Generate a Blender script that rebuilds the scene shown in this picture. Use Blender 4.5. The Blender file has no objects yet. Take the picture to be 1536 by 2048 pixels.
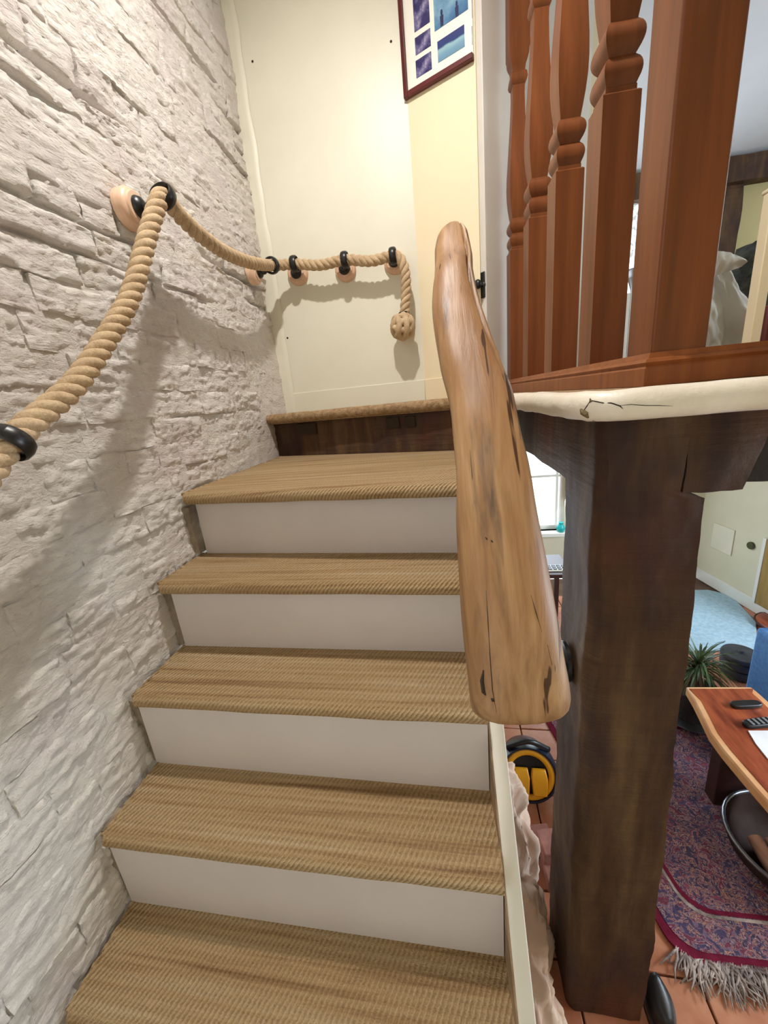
import bpy, bmesh, math, random
from mathutils import Vector, Matrix, noise
import numpy as np

random.seed(7)
S = 0.8                      # one drawing unit is 0.8 m
PI = math.pi
sc = bpy.context.scene
COL = sc.collection

# ------------------------------------------------------------------ camera
FPX, CX, CY = 769.0, 768.0, 1024.0
def _n(v): return v / np.linalg.norm(v)
_z = -_n(np.array([1030 - CX, 3670 - CY, FPX]))
_y = np.array([896 - CX, 790 - CY, FPX]); _y = _n(_y - _z * (_y @ _z))
_x = np.cross(_y, _z)
RW = np.array([_x, _y, _z])              # rows: world axes in (right, down, forward)
cam_d = bpy.data.cameras.new('camera'); cam = bpy.data.objects.new('camera', cam_d); COL.objects.link(cam)
cam_d.sensor_fit = 'VERTICAL'; cam_d.sensor_height = 36.0; cam_d.lens = FPX / 2048 * 36.0
cam_d.clip_start = 0.02; cam_d.clip_end = 100
m = Matrix.Identity(4)
for i in range(3):
    m[i][0] = RW[i][0]; m[i][1] = -RW[i][1]; m[i][2] = -RW[i][2]
cam.matrix_world = m
sc.camera = cam

def ray(px, py): return RW @ np.array([px - CX, py - CY, FPX])
def at(px, py, X=None, Y=None, Z=None):
    d = ray(px, py)
    k = X / d[0] if X is not None else Y / d[1] if Y is not None else Z / d[2]
    return Vector(d * k)

# ------------------------------------------------------------------ world, lights, exposure
sc.view_settings.view_transform = 'Standard'; sc.view_settings.look = 'None'
sc.view_settings.gamma = 1; sc.view_settings.use_curve_mapping = False
sc.view_settings.exposure = 0.12
w = bpy.data.worlds.new('overcast_sky'); sc.world = w; w.use_nodes = True
bg = w.node_tree.nodes['Background']; bg.inputs[0].default_value = (0.86, 0.93, 1.0, 1); bg.inputs[1].default_value = 3.0

def light(name, typ, loc, energy, color, size=0.1, size_y=None, aim=None, spread=None):
    l = bpy.data.lights.new(name, typ); l.energy = energy; l.color = color
    if typ == 'AREA':
        l.shape = 'RECTANGLE'; l.size = size * S; l.size_y = (size_y or size) * S
        if spread: l.spread = spread
    else: l.shadow_soft_size = size
    o = bpy.data.objects.new(name, l); COL.objects.link(o); o.location = Vector(loc) * S
    if aim is not None: o.rotation_euler = (Vector(aim) - Vector(loc)).to_track_quat('-Z', 'Y').to_euler()
    return o
light('stairwell_downlight', 'AREA', (-0.24, 1.08, 2.12), 27, (1.0, 0.945, 0.90), 0.075, 0.075, aim=(-0.24, 1.081, 0))
light('hall_fill', 'AREA', (-0.6, -1.1, 0.2), 2.5, (1.0, 0.93, 0.87), 0.9, 0.9, aim=(-0.4, 0.8, -0.9))  # unseen fill behind the viewer, added to lift the riser fronts
light('lower_window_daylight', 'AREA', (1.25, 4.42, -0.95), 17, (0.72, 0.86, 1.0), 1.0, 0.9, aim=(1.7, 2.2, -2.1))
light('side_cool_fill', 'AREA', (3.75, 1.5, -0.45), 100, (0.72, 0.86, 1.0), 1.6, 0.7, aim=(1.4, 1.8, -2.2))  # added bluish fill from the right, no window modelled; brightens mat, rug and table
light('lower_room_fill', 'POINT', (2.0, 0.5, -0.6), 12, (1.0, 0.86, 0.72), 0.08)  # added warm fill for the lower room, no fitting behind it
light('upper_window_daylight', 'AREA', (1.9, 4.35, 0.7), 10, (0.75, 0.88, 1.0), 0.9, 0.8, aim=(1.5, 2.0, 1.4))
light('upper_room_fill', 'AREA', (3.7, 2.2, 0.9), 22, (0.75, 0.87, 1.0), 1.2, 1.0, aim=(1.5, 3.4, 1.4))  # added cool fill from the right, brightens the upper room and sheet

# ------------------------------------------------------------------ materials
def lin(c):
    c = c / 255.0
    return c / 12.92 if c <= 0.04045 else ((c + 0.055) / 1.055) ** 2.4
def rgb(r, g, b): return (lin(r), lin(g), lin(b), 1.0)

class NT:
    def __init__(s, name):
        s.m = bpy.data.materials.new(name); s.m.use_nodes = True
        s.t = s.m.node_tree; s.b = s.t.nodes['Principled BSDF']; s.tc = s.t.nodes.new('ShaderNodeTexCoord')
    def n(s, t, **k):
        q = s.t.nodes.new(t)
        for a, v in k.items(): setattr(q, a, v)
        return q
    def l(s, a, b): s.t.links.new(a, b)
    def set(s, i, v):
        if hasattr(v, 'is_linked'): s.l(v, i)
        else: i.default_value = v
    def obj(s, scale=(1, 1, 1), rot=(0, 0, 0), loc=(0, 0, 0)):
        q = s.n('ShaderNodeMapping'); q.inputs['Scale'].default_value = scale; q.inputs['Rotation'].default_value = rot; q.inputs['Location'].default_value = loc
        s.l(s.tc.outputs['Object'], q.inputs[0]); return q.outputs[0]
    def noise(s, v, scale=5, detail=4, rough=0.6, dist=0.0):
        q = s.n('ShaderNodeTexNoise'); q.inputs['Scale'].default_value = scale; q.inputs['Detail'].default_value = detail
        q.inputs['Roughness'].default_value = rough; q.inputs['Distortion'].default_value = dist
        s.l(v, q.inputs['Vector']); return q.outputs['Fac']
    def vor(s, v, scale=5, feature='F1', out='Distance'):
        q = s.n('ShaderNodeTexVoronoi', feature=feature); q.inputs['Scale'].default_value = scale; s.l(v, q.inputs['Vector']); return q.outputs[out]
    def math(s, op, a, b=0.0, c=0.0):
        q = s.n('ShaderNodeMath', operation=op)
        for i, v in enumerate((a, b, c)): s.set(q.inputs[i], v)
        return q.outputs[0]
    def dot(s, v, k):
        q = s.n('ShaderNodeVectorMath', operation='DOT_PRODUCT'); s.l(v, q.inputs[0]); q.inputs[1].default_value = k; return q.outputs['Value']
    def ramp(s, f, stops):
        q = s.n('ShaderNodeValToRGB'); e = q.color_ramp.elements
        while len(e) < len(stops): e.new(0.5)
        for i, (p, c) in enumerate(stops): e[i].position = p; e[i].color = c
        s.l(f, q.inputs[0]); return q.outputs[0]
    def mix(s, f, a, b, mode='MIX'):
        q = s.n('ShaderNodeMix', data_type='RGBA', blend_type=mode)
        s.set(q.inputs[0], f); s.set(q.inputs[6], a); s.set(q.inputs[7], b); return q.outputs[2]
    def bump(s, h, strength=0.5, dist=0.01, prev=None):
        q = s.n('ShaderNodeBump'); q.inputs['Strength'].default_value = strength; q.inputs['Distance'].default_value = dist
        s.l(h, q.inputs['Height'])
        if prev is not None: s.l(prev, q.inputs['Normal'])
        return q.outputs[0]
    def fin(s, col, rough=0.6, normal=None, spec=0.5, **kw):
        s.set(s.b.inputs['Base Color'], col); s.set(s.b.inputs['Roughness'], rough); s.b.inputs['Specular IOR Level'].default_value = spec
        if normal is not None: s.l(normal, s.b.inputs['Normal'])
        for k, v in kw.items(): s.b.inputs[k].default_value = v
        return s.m

def simple(name, c1, c2=None, scale=6, stretch=(1, 1, 1), rough=0.6, bump=0.0, bscale=None, bdist=0.004, lo=0.35, hi=0.65, spec=0.5, detail=4, **kw):
    t = NT(name); c2 = c2 or c1
    v = t.obj(stretch)
    col = t.ramp(t.noise(v, scale, detail), [(lo, rgb(*c1)), (hi, rgb(*c2))])
    nrm = t.bump(t.noise(v, bscale or scale * 3, 5), bump, bdist) if bump else None
    return t.fin(col, rough, nrm, spec, **kw)

def m_paintbrick():
    t = NT('white_painted_brick')
    v = t.obj((1, 1, 1)); v2 = t.obj((1, 1, 2.2))
    base = t.ramp(t.noise(v, 5, 5), [(0.3, rgb(226, 216, 211)), (0.55, rgb(236, 231, 222)), (0.72, rgb(229, 219, 216))])
    def ridge(x): return t.math('ABSOLUTE', t.math('SUBTRACT', x, 0.5))
    n0 = ridge(t.noise(v2, 9, 4, 0.55, 0.6)); n1 = ridge(t.noise(v2, 24, 6, 0.6, 0.5)); n2 = t.noise(v2, 80, 6, 0.7); n3 = t.noise(t.obj((1, 1, 1.6)), 34, 5, 0.62, 1.2)
    st = t.n('ShaderNodeMath', operation='SNAP'); t.l(n3, st.inputs[0]); st.inputs[1].default_value = 0.11
    b = t.bump(n0, 0.35, 0.020); b = t.bump(n1, 0.8, 0.014, b); b = t.bump(st.outputs[0], 0.35, 0.006, b); b = t.bump(n2, 0.85, 0.007, b)
    return t.fin(base, 0.5, b, 0.4)
def m_sisal():
    t = NT('woven_sisal')
    v = t.obj()
    f = 2 * PI
    wob = t.math('MULTIPLY', t.noise(t.obj((3, 30, 30)), 6, 3), 3.0)
    tw = t.math('SINE', t.math('ADD', t.dot(v, (f / .0105, -f / .026, -f / .0135)), wob))            # slanted twill ridges
    rows = t.math('SINE', t.math('ADD', t.dot(v, (0, f / .017, f / .017)), t.math('MULTIPLY', wob, 0.5)))
    fine = t.noise(t.obj((70, 240, 240)), 2.2, 4)
    h = t.math('ADD', t.math('MULTIPLY', tw, 0.8), t.math('MULTIPLY', rows, 0.25))
    h = t.math('ADD', h, t.math('MULTIPLY', fine, 1.6))
    band = t.noise(t.obj((1.3, 34, 20)), 1.3, 4, 0.6)
    col = t.ramp(band, [(0.28, rgb(170, 136, 96)), (0.45, rgb(214, 182, 138)), (0.58, rgb(222, 194, 152)), (0.78, rgb(238, 216, 180))])
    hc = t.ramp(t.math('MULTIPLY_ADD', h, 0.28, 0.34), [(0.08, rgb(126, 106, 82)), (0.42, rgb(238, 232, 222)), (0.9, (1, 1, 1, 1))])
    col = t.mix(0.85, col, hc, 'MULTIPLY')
    return t.fin(col, 0.8, t.bump(h, 0.9, 0.005), 0.2)
def m_driftwood():
    t = NT('polished_driftwood')
    ax = (0, 0.9, 0.52)  # grain runs along the rail: compress along the local long axis
    v = t.obj((1, 1, 1), (-0.94, 0, 0))       # rail axis -> Y
    def st(k): 
        q = t.n('ShaderNodeMapping'); q.inputs['Scale'].default_value = k; t.l(v, q.inputs[0]); return q.outputs[0]
    g = t.noise(st((26, 2.2, 26)), 1.4, 7, 0.62, 0.6)
    big = t.noise(st((5, 1.4, 5)), 1.6, 4)
    col = t.ramp(g, [(0.26, rgb(96, 68, 44)), (0.42, rgb(144, 108, 72)), (0.58, rgb(168, 132, 92)), (0.78, rgb(194, 162, 122))])
    col = t.mix(t.ramp(big, [(0.4, (0, 0, 0, 1)), (0.7, (.6, .6, .6, 1))]), col, rgb(150, 104, 60))
    stain = t.ramp(t.noise(st((13, 1.5, 13)), 1.5, 5, 0.6), [(0.545, (0, 0, 0, 1)), (0.66, (.85, .85, .85, 1))])
    col = t.mix(stain, col, rgb(84, 70, 62))
    cr = t.noise(st((30, 1.2, 30)), 1.1, 3)
    crack = t.ramp(cr, [(0.635, (0, 0, 0, 1)), (0.655, (1, 1, 1, 1))])
    col = t.mix(crack, col, rgb(70, 42, 20))
    b = t.bump(g, 0.35, 0.005)
    return t.fin(col, 0.46, b, 0.4)
def m_orangewood(name='varnished_pine', c=((98, 52, 24), (130, 73, 35))):
    t = NT(name)
    g = t.noise(t.obj((22, 22, 1.6)), 1.5, 5, 0.6, 0.4)
    col = t.ramp(g, [(0.3, rgb(*c[0])), (0.7, rgb(*c[1]))])
    return t.fin(col, 0.38, t.bump(g, 0.12, 0.002), 0.4)
def m_oldoak():
    t = NT('old_dark_oak')
    g = t.noise(t.obj((9, 9, 1.2)), 1.6, 6, 0.6, 0.3)
    saw = t.noise(t.obj((3, 3, 46)), 1.3, 4, 0.6)
    col = t.ramp(g, [(0.25, rgb(50, 32, 22)), (0.5, rgb(84, 60, 38)), (0.75, rgb(120, 94, 62))])
    col = t.mix(t.math('MULTIPLY', saw, 0.35), col, rgb(44, 28, 26))
    pat = t.noise(t.obj((1, 1, .45), (.2, .1, 0)), 5, 4, .6)
    col = t.mix(t.ramp(pat, [(.45, (0, 0, 0, 1)), (.62, (.8, .8, .8, 1))]), col, rgb(48, 32, 34))
    col = t.mix(t.ramp(t.noise(t.obj((1, 1, .5)), 3.1, 3), [(.55, (0, 0, 0, 1)), (.7, (.5, .5, .5, 1))]), col, rgb(112, 60, 30))
    b = t.bump(saw, 0.4, 0.008); b = t.bump(t.noise(t.obj(), 60, 5), 0.3, 0.004, b)
    return t.fin(col, 0.65, b, 0.3)
def m_rope():
    t = NT('hemp_rope')
    v = t.obj()
    f = t.noise(v, 220, 4, 0.7)
    col = t.ramp(t.noise(v, 30, 4), [(0.3, rgb(170, 142, 108)), (0.7, rgb(212, 186, 150))])
    return t.fin(t.mix(0.35, col, t.ramp(f, [(0.3, rgb(146, 120, 90)), (0.7, rgb(230, 210, 178))])), 0.8, t.bump(f, 0.5, 0.003), 0.2)
def m_rug():
    t = NT('persian_rug_pile')
    v = t.obj()
    def lay(sc, dist, det=2, rg=.5, off=0.0): return t.noise(t.obj((1, 1, 1), (0, 0, 0), (off, off, 0)), sc, det, rg, dist)
    pal = t.ramp(lay(13, 1.2), [(0.36, rgb(52, 54, 92)), (0.42, rgb(126, 104, 122)), (0.47, rgb(120, 34, 56)), (0.52, rgb(166, 130, 132)), (0.56, rgb(66, 62, 98)), (0.61, rgb(150, 58, 72)), (0.68, rgb(106, 120, 134))])
    pal.node.color_ramp.interpolation = 'CONSTANT'
    sc2 = t.ramp(lay(38, 2.2, 2, .5, 3.0), [(0.38, rgb(40, 38, 70)), (0.44, rgb(180, 158, 158)), (0.49, rgb(122, 34, 58)), (0.54, rgb(190, 150, 118)), (0.6, rgb(60, 66, 104))])
    sc2.node.color_ramp.interpolation = 'CONSTANT'
    msk = t.ramp(lay(26, 1.5, 2, .5, 7.0), [(0.47, (0, 0, 0, 1)), (0.5, (1, 1, 1, 1))])
    col = t.mix(msk, pal, sc2)
    col = t.mix(0.25, col, rgb(132, 112, 128))
    fine = t.noise(t.obj(), 190, 4)
    col = t.mix(0.5, col, t.ramp(fine, [(0.3, rgb(90, 70, 84)), (0.7, rgb(206, 190, 190))]), 'OVERLAY')
    return t.fin(col, 0.9, t.bump(fine, 0.6, 0.004), 0.15)
def m_glass():
    m = bpy.data.materials.new('window_glass'); m.use_nodes = True; t = m.node_tree
    for q in list(t.nodes):
        if q.type != 'OUTPUT_MATERIAL': t.nodes.remove(q)
    o = t.nodes['Material Output']; tr = t.nodes.new('ShaderNodeBsdfTransparent'); gl = t.nodes.new('ShaderNodeBsdfGlossy'); gl.inputs['Roughness'].default_value = 0.02
    mx = t.nodes.new('ShaderNodeMixShader'); fr = t.nodes.new('ShaderNodeFresnel'); fr.inputs[0].default_value = 1.45
    t.links.new(fr.outputs[0], mx.inputs[0]); t.links.new(tr.outputs[0], mx.inputs[1]); t.links.new(gl.outputs[0], mx.inputs[2]); t.links.new(mx.outputs[0], o.inputs[0])
    return m
def m_lace():
    t = NT('lace_net')
    p = t.noise(t.obj((1, 1, 1)), 26, 5)
    t.fin(rgb(232, 238, 240), 0.9, None, 0.1)
    a = t.ramp(p, [(0.42, (.35, .35, .35, 1)), (0.6, (.95, .95, .95, 1))])
    t.l(a, t.b.inputs['Alpha']); return t.m
def m_photo(name, stops, sc_=14, axis=2, amp=0.5):
    t = NT(name)
    v = t.obj()
    h = t.math('ADD', t.math('MULTIPLY', t.dot(v, (0, 0, 1)), stops[0]), t.math('MULTIPLY', t.math('SUBTRACT', t.noise(v, sc_, 5), 0.5), amp))
    col = t.ramp(t.math('ADD', h, 0.5), stops[1])
    return t.fin(col, 0.25, None, 0.5)

M = {}
M['brick'] = m_paintbrick(); M['sisal'] = m_sisal(); M['drift'] = m_driftwood(); M['pine'] = m_orangewood(); M['oak'] = m_oldoak()
M['rope'] = m_rope(); M['rug'] = m_rug(); M['glass'] = m_glass(); M['lace'] = m_lace()
M['riser'] = simple('white_riser_paint', (204, 196, 194), (210, 203, 201), 3, rough=0.55)
M['stringer'] = simple('grey_white_stringer_paint', (222, 219, 208), (228, 226, 216), 4, rough=0.5)
M['stringer_in'] = simple('brown_stringer_side', (120, 96, 72), (168, 142, 112), 9, (1, 1, 3), rough=0.6)
M['plaster'] = simple('cream_gloss_wall', (222, 220, 202), (229, 227, 210), 2.2, rough=0.44, bump=0.06, bscale=24, spec=0.5)
M['plaster_yellow'] = simple('pale_yellow_wall', (236, 222, 188), (240, 228, 196), 2, rough=0.6, bump=0.04, bscale=40)
M['olive'] = simple('olive_cream_wall', (196, 184, 132), (204, 192, 142), 2, rough=0.7)
M['creamwall'] = simple('cream_lower_wall', (212, 204, 176), (220, 212, 186), 2, rough=0.7)
M['ceiling'] = simple('grey_white_ceiling', (198, 200, 206), (206, 208, 214), 2, rough=0.8)
M['white'] = simple('white_gloss_paint', (226, 222, 212), (232, 229, 220), 5, rough=0.4)
M['doorpaint'] = simple('white_door_paint', (214, 210, 202), (220, 216, 208), 5, rough=0.45)
def m_trim():
    t = NT('cracked_cream_trim_paint')
    v = t.obj()
    col = t.ramp(t.noise(v, 7, 5), [(0.35, rgb(222, 210, 188)), (0.6, rgb(236, 229, 214)), (0.8, rgb(226, 206, 188))])
    return t.fin(col, 0.4, t.bump(t.noise(v, 22, 5), 0.35, 0.01), 0.5)
M['trim'] = m_trim()
M['bare'] = simple('bare_chipped_wood', (92, 78, 52), (128, 108, 76), 60, rough=0.8)
M['crackline'] = simple('dark_crack', (50, 38, 26), rough=0.9)
M['wool'] = simple('brown_wool_carpet', (140, 114, 84), (180, 152, 118), 60, rough=0.95, bump=0.9, bscale=150, bdist=0.006, spec=0.1)
M['iron'] = simple('black_iron', (16, 16, 17), (24, 24, 25), 20, rough=0.35, spec=0.5)
M['pinkwood'] = simple('pale_varnished_rosette_wood', (214, 172, 142), (230, 196, 168), 8, (6, 1, 1), rough=0.4)
M['maroon'] = simple('maroon_frame_wood', (74, 22, 24), (96, 32, 32), 8, rough=0.4)
M['mount'] = simple('white_photo_mount', (236, 234, 222), (240, 238, 228), 3, rough=0.6)
M['tile'] = simple('terracotta_tile', (164, 100, 72), (204, 146, 114), 5, rough=0.32, bump=0.08, bscale=20)
M['grout'] = simple('dark_floor_bed', (96, 72, 58), (120, 92, 74), 9, rough=0.9)
M['bluemat'] = simple('pale_blue_mat_pile', (150, 176, 190), (172, 196, 208), 40, rough=0.95, bump=0.4, bscale=160, spec=0.1)
M['bluecloth'] = simple('blue_upholstery', (92, 140, 206), (108, 156, 218), 60, rough=0.9, bump=0.2, bscale=140, spec=0.1)
M['redwood'] = simple('red_brown_slab_wood', (112, 46, 26), (168, 84, 50), 4, (5, 1, 5), rough=0.35)
M['sapwood'] = simple('pale_live_edge_sapwood', (206, 146, 96), (226, 176, 128), 6, rough=0.45)
M['darkwood'] = simple('dark_leg_wood', (44, 22, 18), (66, 34, 26), 6, rough=0.5)
M['plastic'] = simple('black_plastic', (20, 20, 22), (28, 28, 30), 10, rough=0.4)
M['button'] = simple('grey_button_rubber', (120, 120, 122), rough=0.5)
M['paper'] = simple('white_paper', (226, 224, 226), (236, 234, 236), 6, rough=0.8)
M['leaf'] = simple('dark_green_blade_leaf', (40, 62, 34), (84, 108, 58), 8, rough=0.45)
M['leafdry'] = simple('browned_blade_leaf', (84, 66, 52), (120, 96, 74), 8, rough=0.6)
M['pot'] = simple('dark_glazed_pot', (44, 40, 42), (66, 60, 60), 5, rough=0.25)
M['metal'] = simple('grey_pewter', (120, 122, 128), (150, 152, 158), 8, rough=0.3, Metallic=0.8)
M['slate'] = simple('dark_slate_plastic', (46, 48, 54), (62, 64, 70), 20, rough=0.5)
M['navy'] = simple('blue_black_shell', (24, 30, 44), (30, 38, 54), 6, rough=0.3)
M['yellow'] = simple('yellow_plastic', (206, 142, 22), (220, 158, 30), 8, rough=0.4)
M['duskycloth'] = simple('beige_dust_sheet', (202, 172, 152), (226, 200, 180), 5, rough=0.95, bump=0.2, bscale=60, spec=0.1)
M['sheet'] = simple('white_cotton_sheet', (206, 206, 200), (220, 220, 214), 4, rough=0.95, spec=0.1)
M['grey_fluff'] = simple('charcoal_fleece', (58, 62, 62), (92, 96, 94), 22, rough=0.98, bump=0.8, bscale=60, bdist=0.01, spec=0.1)
M['redbrick'] = simple('old_pink_brick', (138, 92, 82), (172, 124, 112), 14, rough=0.9, bump=0.4, bscale=50)
M['fringe'] = simple('grey_wool_fringe', (112, 98, 94), (184, 168, 158), 30, rough=0.95, spec=0.1)
M['binding'] = simple('maroon_rug_binding', (96, 22, 44), (116, 32, 56), 30, rough=0.9, spec=0.1)
M['teal'] = simple('teal_glass', (20, 150, 150), (40, 180, 176), 12, rough=0.3)
M['screen'] = simple('dark_screen_surface', (28, 30, 36), rough=0.25)
M['yellowdoor'] = simple('yellow_brown_door_wood', (150, 118, 58), (172, 138, 74), 5, (5, 5, 1), rough=0.5)
M['blackoak'] = simple('blackened_oak', (20, 14, 12), (34, 26, 20), 7, rough=0.75, bump=0.4, bscale=30)
M['stone'] = simple('bare_grey_stone', (120, 108, 92), (160, 148, 130), 14, rough=0.9, bump=0.8, bscale=30, bdist=0.01)

# ------------------------------------------------------------------ mesh helpers (drawing units)
class MB:
    def __init__(s): s.v = []; s.f = []; s.mi = []
    def add(s, verts, faces, mi=0):
        o = len(s.v); s.v += [Vector(v) for v in verts]
        s.f += [tuple(i + o for i in f) for f in faces]; s.mi += [mi] * len(faces); return s
    def box(s, lo, hi, mi=0):
        x0, y0, z0 = lo; x1, y1, z1 = hi
        return s.add([(x0, y0, z0), (x1, y0, z0), (x1, y1, z0), (x0, y1, z0), (x0, y0, z1), (x1, y0, z1), (x1, y1, z1), (x0, y1, z1)],
                     [(3, 2, 1, 0), (4, 5, 6, 7), (0, 1, 5, 4), (1, 2, 6, 5), (2, 3, 7, 6), (3, 0, 4, 7)], mi)
    def prism(s, poly, z0, z1, mi=0):          # poly ccw in XY
        n = len(poly)
        vs = [(x, y, z0) for x, y in poly] + [(x, y, z1) for x, y in poly]
        fs = [tuple(range(n - 1, -1, -1)), tuple(range(n, 2 * n))] + [(i, (i + 1) % n, n + (i + 1) % n, n + i) for i in range(n)]
        return s.add(vs, fs, mi)
    def loft(s, rings, closed_ends=True, mi=0):
        n = len(rings[0]); vs = [p for r in rings for p in r]; fs = []
        for k in range(len(rings) - 1):
            for i in range(n):
                j = (i + 1) % n
                fs.append((k * n + i, k * n + j, (k + 1) * n + j, (k + 1) * n + i))
        if closed_ends: fs += [tuple(range(n - 1, -1, -1)), tuple(range((len(rings) - 1) * n, len(rings) * n))]
        return s.add(vs, fs, mi)
    def tube(s, pts, rad, seg=8, mi=0, flat=1.0, up0=None):
        pts = [Vector(p) for p in pts]; n = len(pts)
        rs = rad if isinstance(rad, (list, tuple)) else [rad] * n
        rings = []; up = Vector(up0) if up0 else None
        for i, p in enumerate(pts):
            t = (pts[min(i + 1, n - 1)] - pts[max(i - 1, 0)]).normalized()
            if up is None: up = Vector((0, 0, 1)) if abs(t.z) < 0.9 else Vector((1, 0, 0))
            up = (up - t * up.dot(t)).normalized(); sd = t.cross(up)
            rings.append([p + (sd * math.cos(2 * PI * k / seg) + up * math.sin(2 * PI * k / seg) * flat) * rs[i] for k in range(seg)])
        return s.loft(rings, mi=mi)
    def ring(s, c, axis, R, r, seg=24, sub=8, a0=0, a1=2 * PI, wide=1.0, start=None):
        axis = Vector(axis).normalized(); u = axis.orthogonal().normalized() if start is None else (Vector(start) - axis * Vector(start).dot(axis)).normalized(); v = axis.cross(u)
        full = abs(a1 - a0 - 2 * PI) < 1e-6; N = seg if full else seg + 1; rings = []
        for i in range(N):
            a = a0 + (a1 - a0) * i / seg; d = u * math.cos(a) + v * math.sin(a)
            rings.append([Vector(c) + d * (R + r * math.cos(2 * PI * k / sub)) + axis * (r * wide * math.sin(2 * PI * k / sub)) for k in range(sub)])
        if full: rings.append(rings[0])
        return s.loft(rings, closed_ends=not full)
    def lathe(s, c, axis, prof, seg=24, mi=0):     # prof: (radius, height)
        axis = Vector(axis).normalized(); u = axis.orthogonal().normalized(); v = axis.cross(u)
        return s.loft([[Vector(c) + axis * h + (u * math.cos(2 * PI * k / seg) + v * math.sin(2 * PI * k / seg)) * max(r, 1e-4) for k in range(seg)] for r, h in prof], mi=mi)
    def grid(s, fn, nu, nv, mi=0):
        vs = [fn(i / nu, j / nv) for j in range(nv + 1) for i in range(nu + 1)]
        fs = [(j * (nu + 1) + i, j * (nu + 1) + i + 1, (j + 1) * (nu + 1) + i + 1, (j + 1) * (nu + 1) + i) for j in range(nv) for i in range(nu)]
        return s.add(vs, fs, mi)
    def mapv(s, fn): s.v = [Vector(fn(p)) for p in s.v]; return s

def obj(name, mb, mats, parent=None, smooth=None, bevel=0, seg=2, origin=None, kind=None, recalc=True, sub=0, merge=0):
    if not isinstance(mats, (list, tuple)): mats = [mats]
    if origin is None:
        if parent is not None: origin = Vector(parent['_o'])
        else:
            xs = [v.x for v in mb.v]; ys = [v.y for v in mb.v]; zs = [v.z for v in mb.v]
            origin = Vector(((min(xs) + max(xs)) / 2, (min(ys) + max(ys)) / 2, min(zs)))
    origin = Vector(origin)
    me = bpy.data.meshes.new(name)
    me.from_pydata([tuple((v - origin) * S) for v in mb.v], [], mb.f)
    for mt in mats: me.materials.append(mt)
    if len(mats) > 1: me.polygons.foreach_set('material_index', mb.mi)
    if recalc or merge:
        bm = bmesh.new(); bm.from_mesh(me)
        if merge: bmesh.ops.remove_doubles(bm, verts=bm.verts, dist=merge)
        bmesh.ops.recalc_face_normals(bm, faces=bm.faces); bm.to_mesh(me); bm.free()
    o = bpy.data.objects.new(name, me); COL.objects.link(o)
    if parent is not None:
        o.parent = parent; o.location = (origin - Vector(parent['_o'])) * S
    else: o.location = origin * S
    o['_o'] = tuple(origin)
    if bevel:
        b = o.modifiers.new('bevel', 'BEVEL'); b.width = bevel * S; b.segments = seg; b.limit_method = 'ANGLE'; b.angle_limit = 0.6
    if sub:
        q = o.modifiers.new('subdivision', 'SUBSURF'); q.levels = sub; q.render_levels = sub
    if smooth is not None or bevel:
        me.polygons.foreach_set('use_smooth', [True] * len(me.polygons))
        if smooth is not None and smooth < 180: me.set_sharp_from_angle(angle=math.radians(smooth))
        elif smooth is None: me.set_sharp_from_angle(angle=math.radians(35))
    if kind: o['kind'] = kind
    return o
def tag(o, label=None, cat=None, group=None, kind=None):
    if label: o['label'] = label
    if cat: o['category'] = cat
    if group: o['group'] = group
    if kind: o['kind'] = kind
    return o
def thing(name, loc, label, cat, group=None):
    o = bpy.data.objects.new(name, None); COL.objects.link(o); o.location = Vector(loc) * S; o['_o'] = tuple(loc); o.empty_display_size = 0.05
    return tag(o, label, cat, group)
def struct(name, mb, mat, parent=None, **k):
    o = obj(name, mb, mat, parent, **k)
    if parent is None: o['kind'] = 'structure'
    return o
def fbm(p, o=4, h=0.9): return noise.fractal(Vector(p), h, 2.0, o, noise_basis='PERLIN_ORIGINAL')
def catmull(P, n):
    P = [Vector(p) for p in P]; Q = [P[0] * 2 - P[1]] + P + [P[-1] * 2 - P[-2]]; out = []
    for i in range(1, len(Q) - 2):
        a, b, c, d = Q[i - 1:i + 3]
        for k in range(n):
            t = k / n
            out.append(0.5 * ((2 * b) + (c - a) * t + (2 * a - 5 * b + 4 * c - d) * t * t + (3 * b - a - 3 * c + d) * t ** 3))
    return out + [P[-1]]
def resample(pts, step):
    L = [0]
    for a, b in zip(pts, pts[1:]): L.append(L[-1] + (b - a).length)
    n = max(2, int(L[-1] / step)); out = []; j = 0
    for i in range(n + 1):
        d = L[-1] * i / n
        while j < len(L) - 2 and L[j + 1] < d: j += 1
        t = (d - L[j]) / max(1e-9, L[j + 1] - L[j]); out.append(pts[j].lerp(pts[j + 1], t))
    return out, L[-1]

# ------------------------------------------------------------------ key levels
WX = -1.03                    # painted brick wall face
YB = 2.44                     # back wall face
ZF = -2.30                    # lower floor
ZL = -0.024                   # landing level
ZC = 2.30                     # upper ceiling
YF = 4.60                     # far wall
XR = 3.9

# ------------------------------------------------------------------ brick wall with real bricks
def wall_wave(y, z):
    return 0.016 * noise.noise(Vector((y * 1.3, z * 1.3, 3.1))) + 0.012 * noise.noise(Vector((y * 3.1, z * 3.1, 9.7)))
def crag(y, z, s=0.0):
    a = noise.ridged_multi_fractal(Vector((y * 6, z * 21, 2.0 + s)), 0.9, 2.1, 4, 1.0, 1.6, noise_basis='PERLIN_ORIGINAL')
    b = fbm((y * 13, z * 38, 5.0 + s), 4, 0.75)
    c = fbm((y * 42, z * 60, 7.0 + s), 3, 0.7)
    return 0.0032 * (a - 1.0) + 0.0056 * b + 0.0048 * c
def raked(y, z):
    return max(0.0, min(1.0, (noise.noise(Vector((y * 1.5, round(z / CH) * 3.7, 1.7))) - 0.06) * 5)) * max(0.0, min(1.0, (z + ZB0 - 0.35) * 2.5))
CH = 0.096; ZB0 = ZF + 0.3
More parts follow.
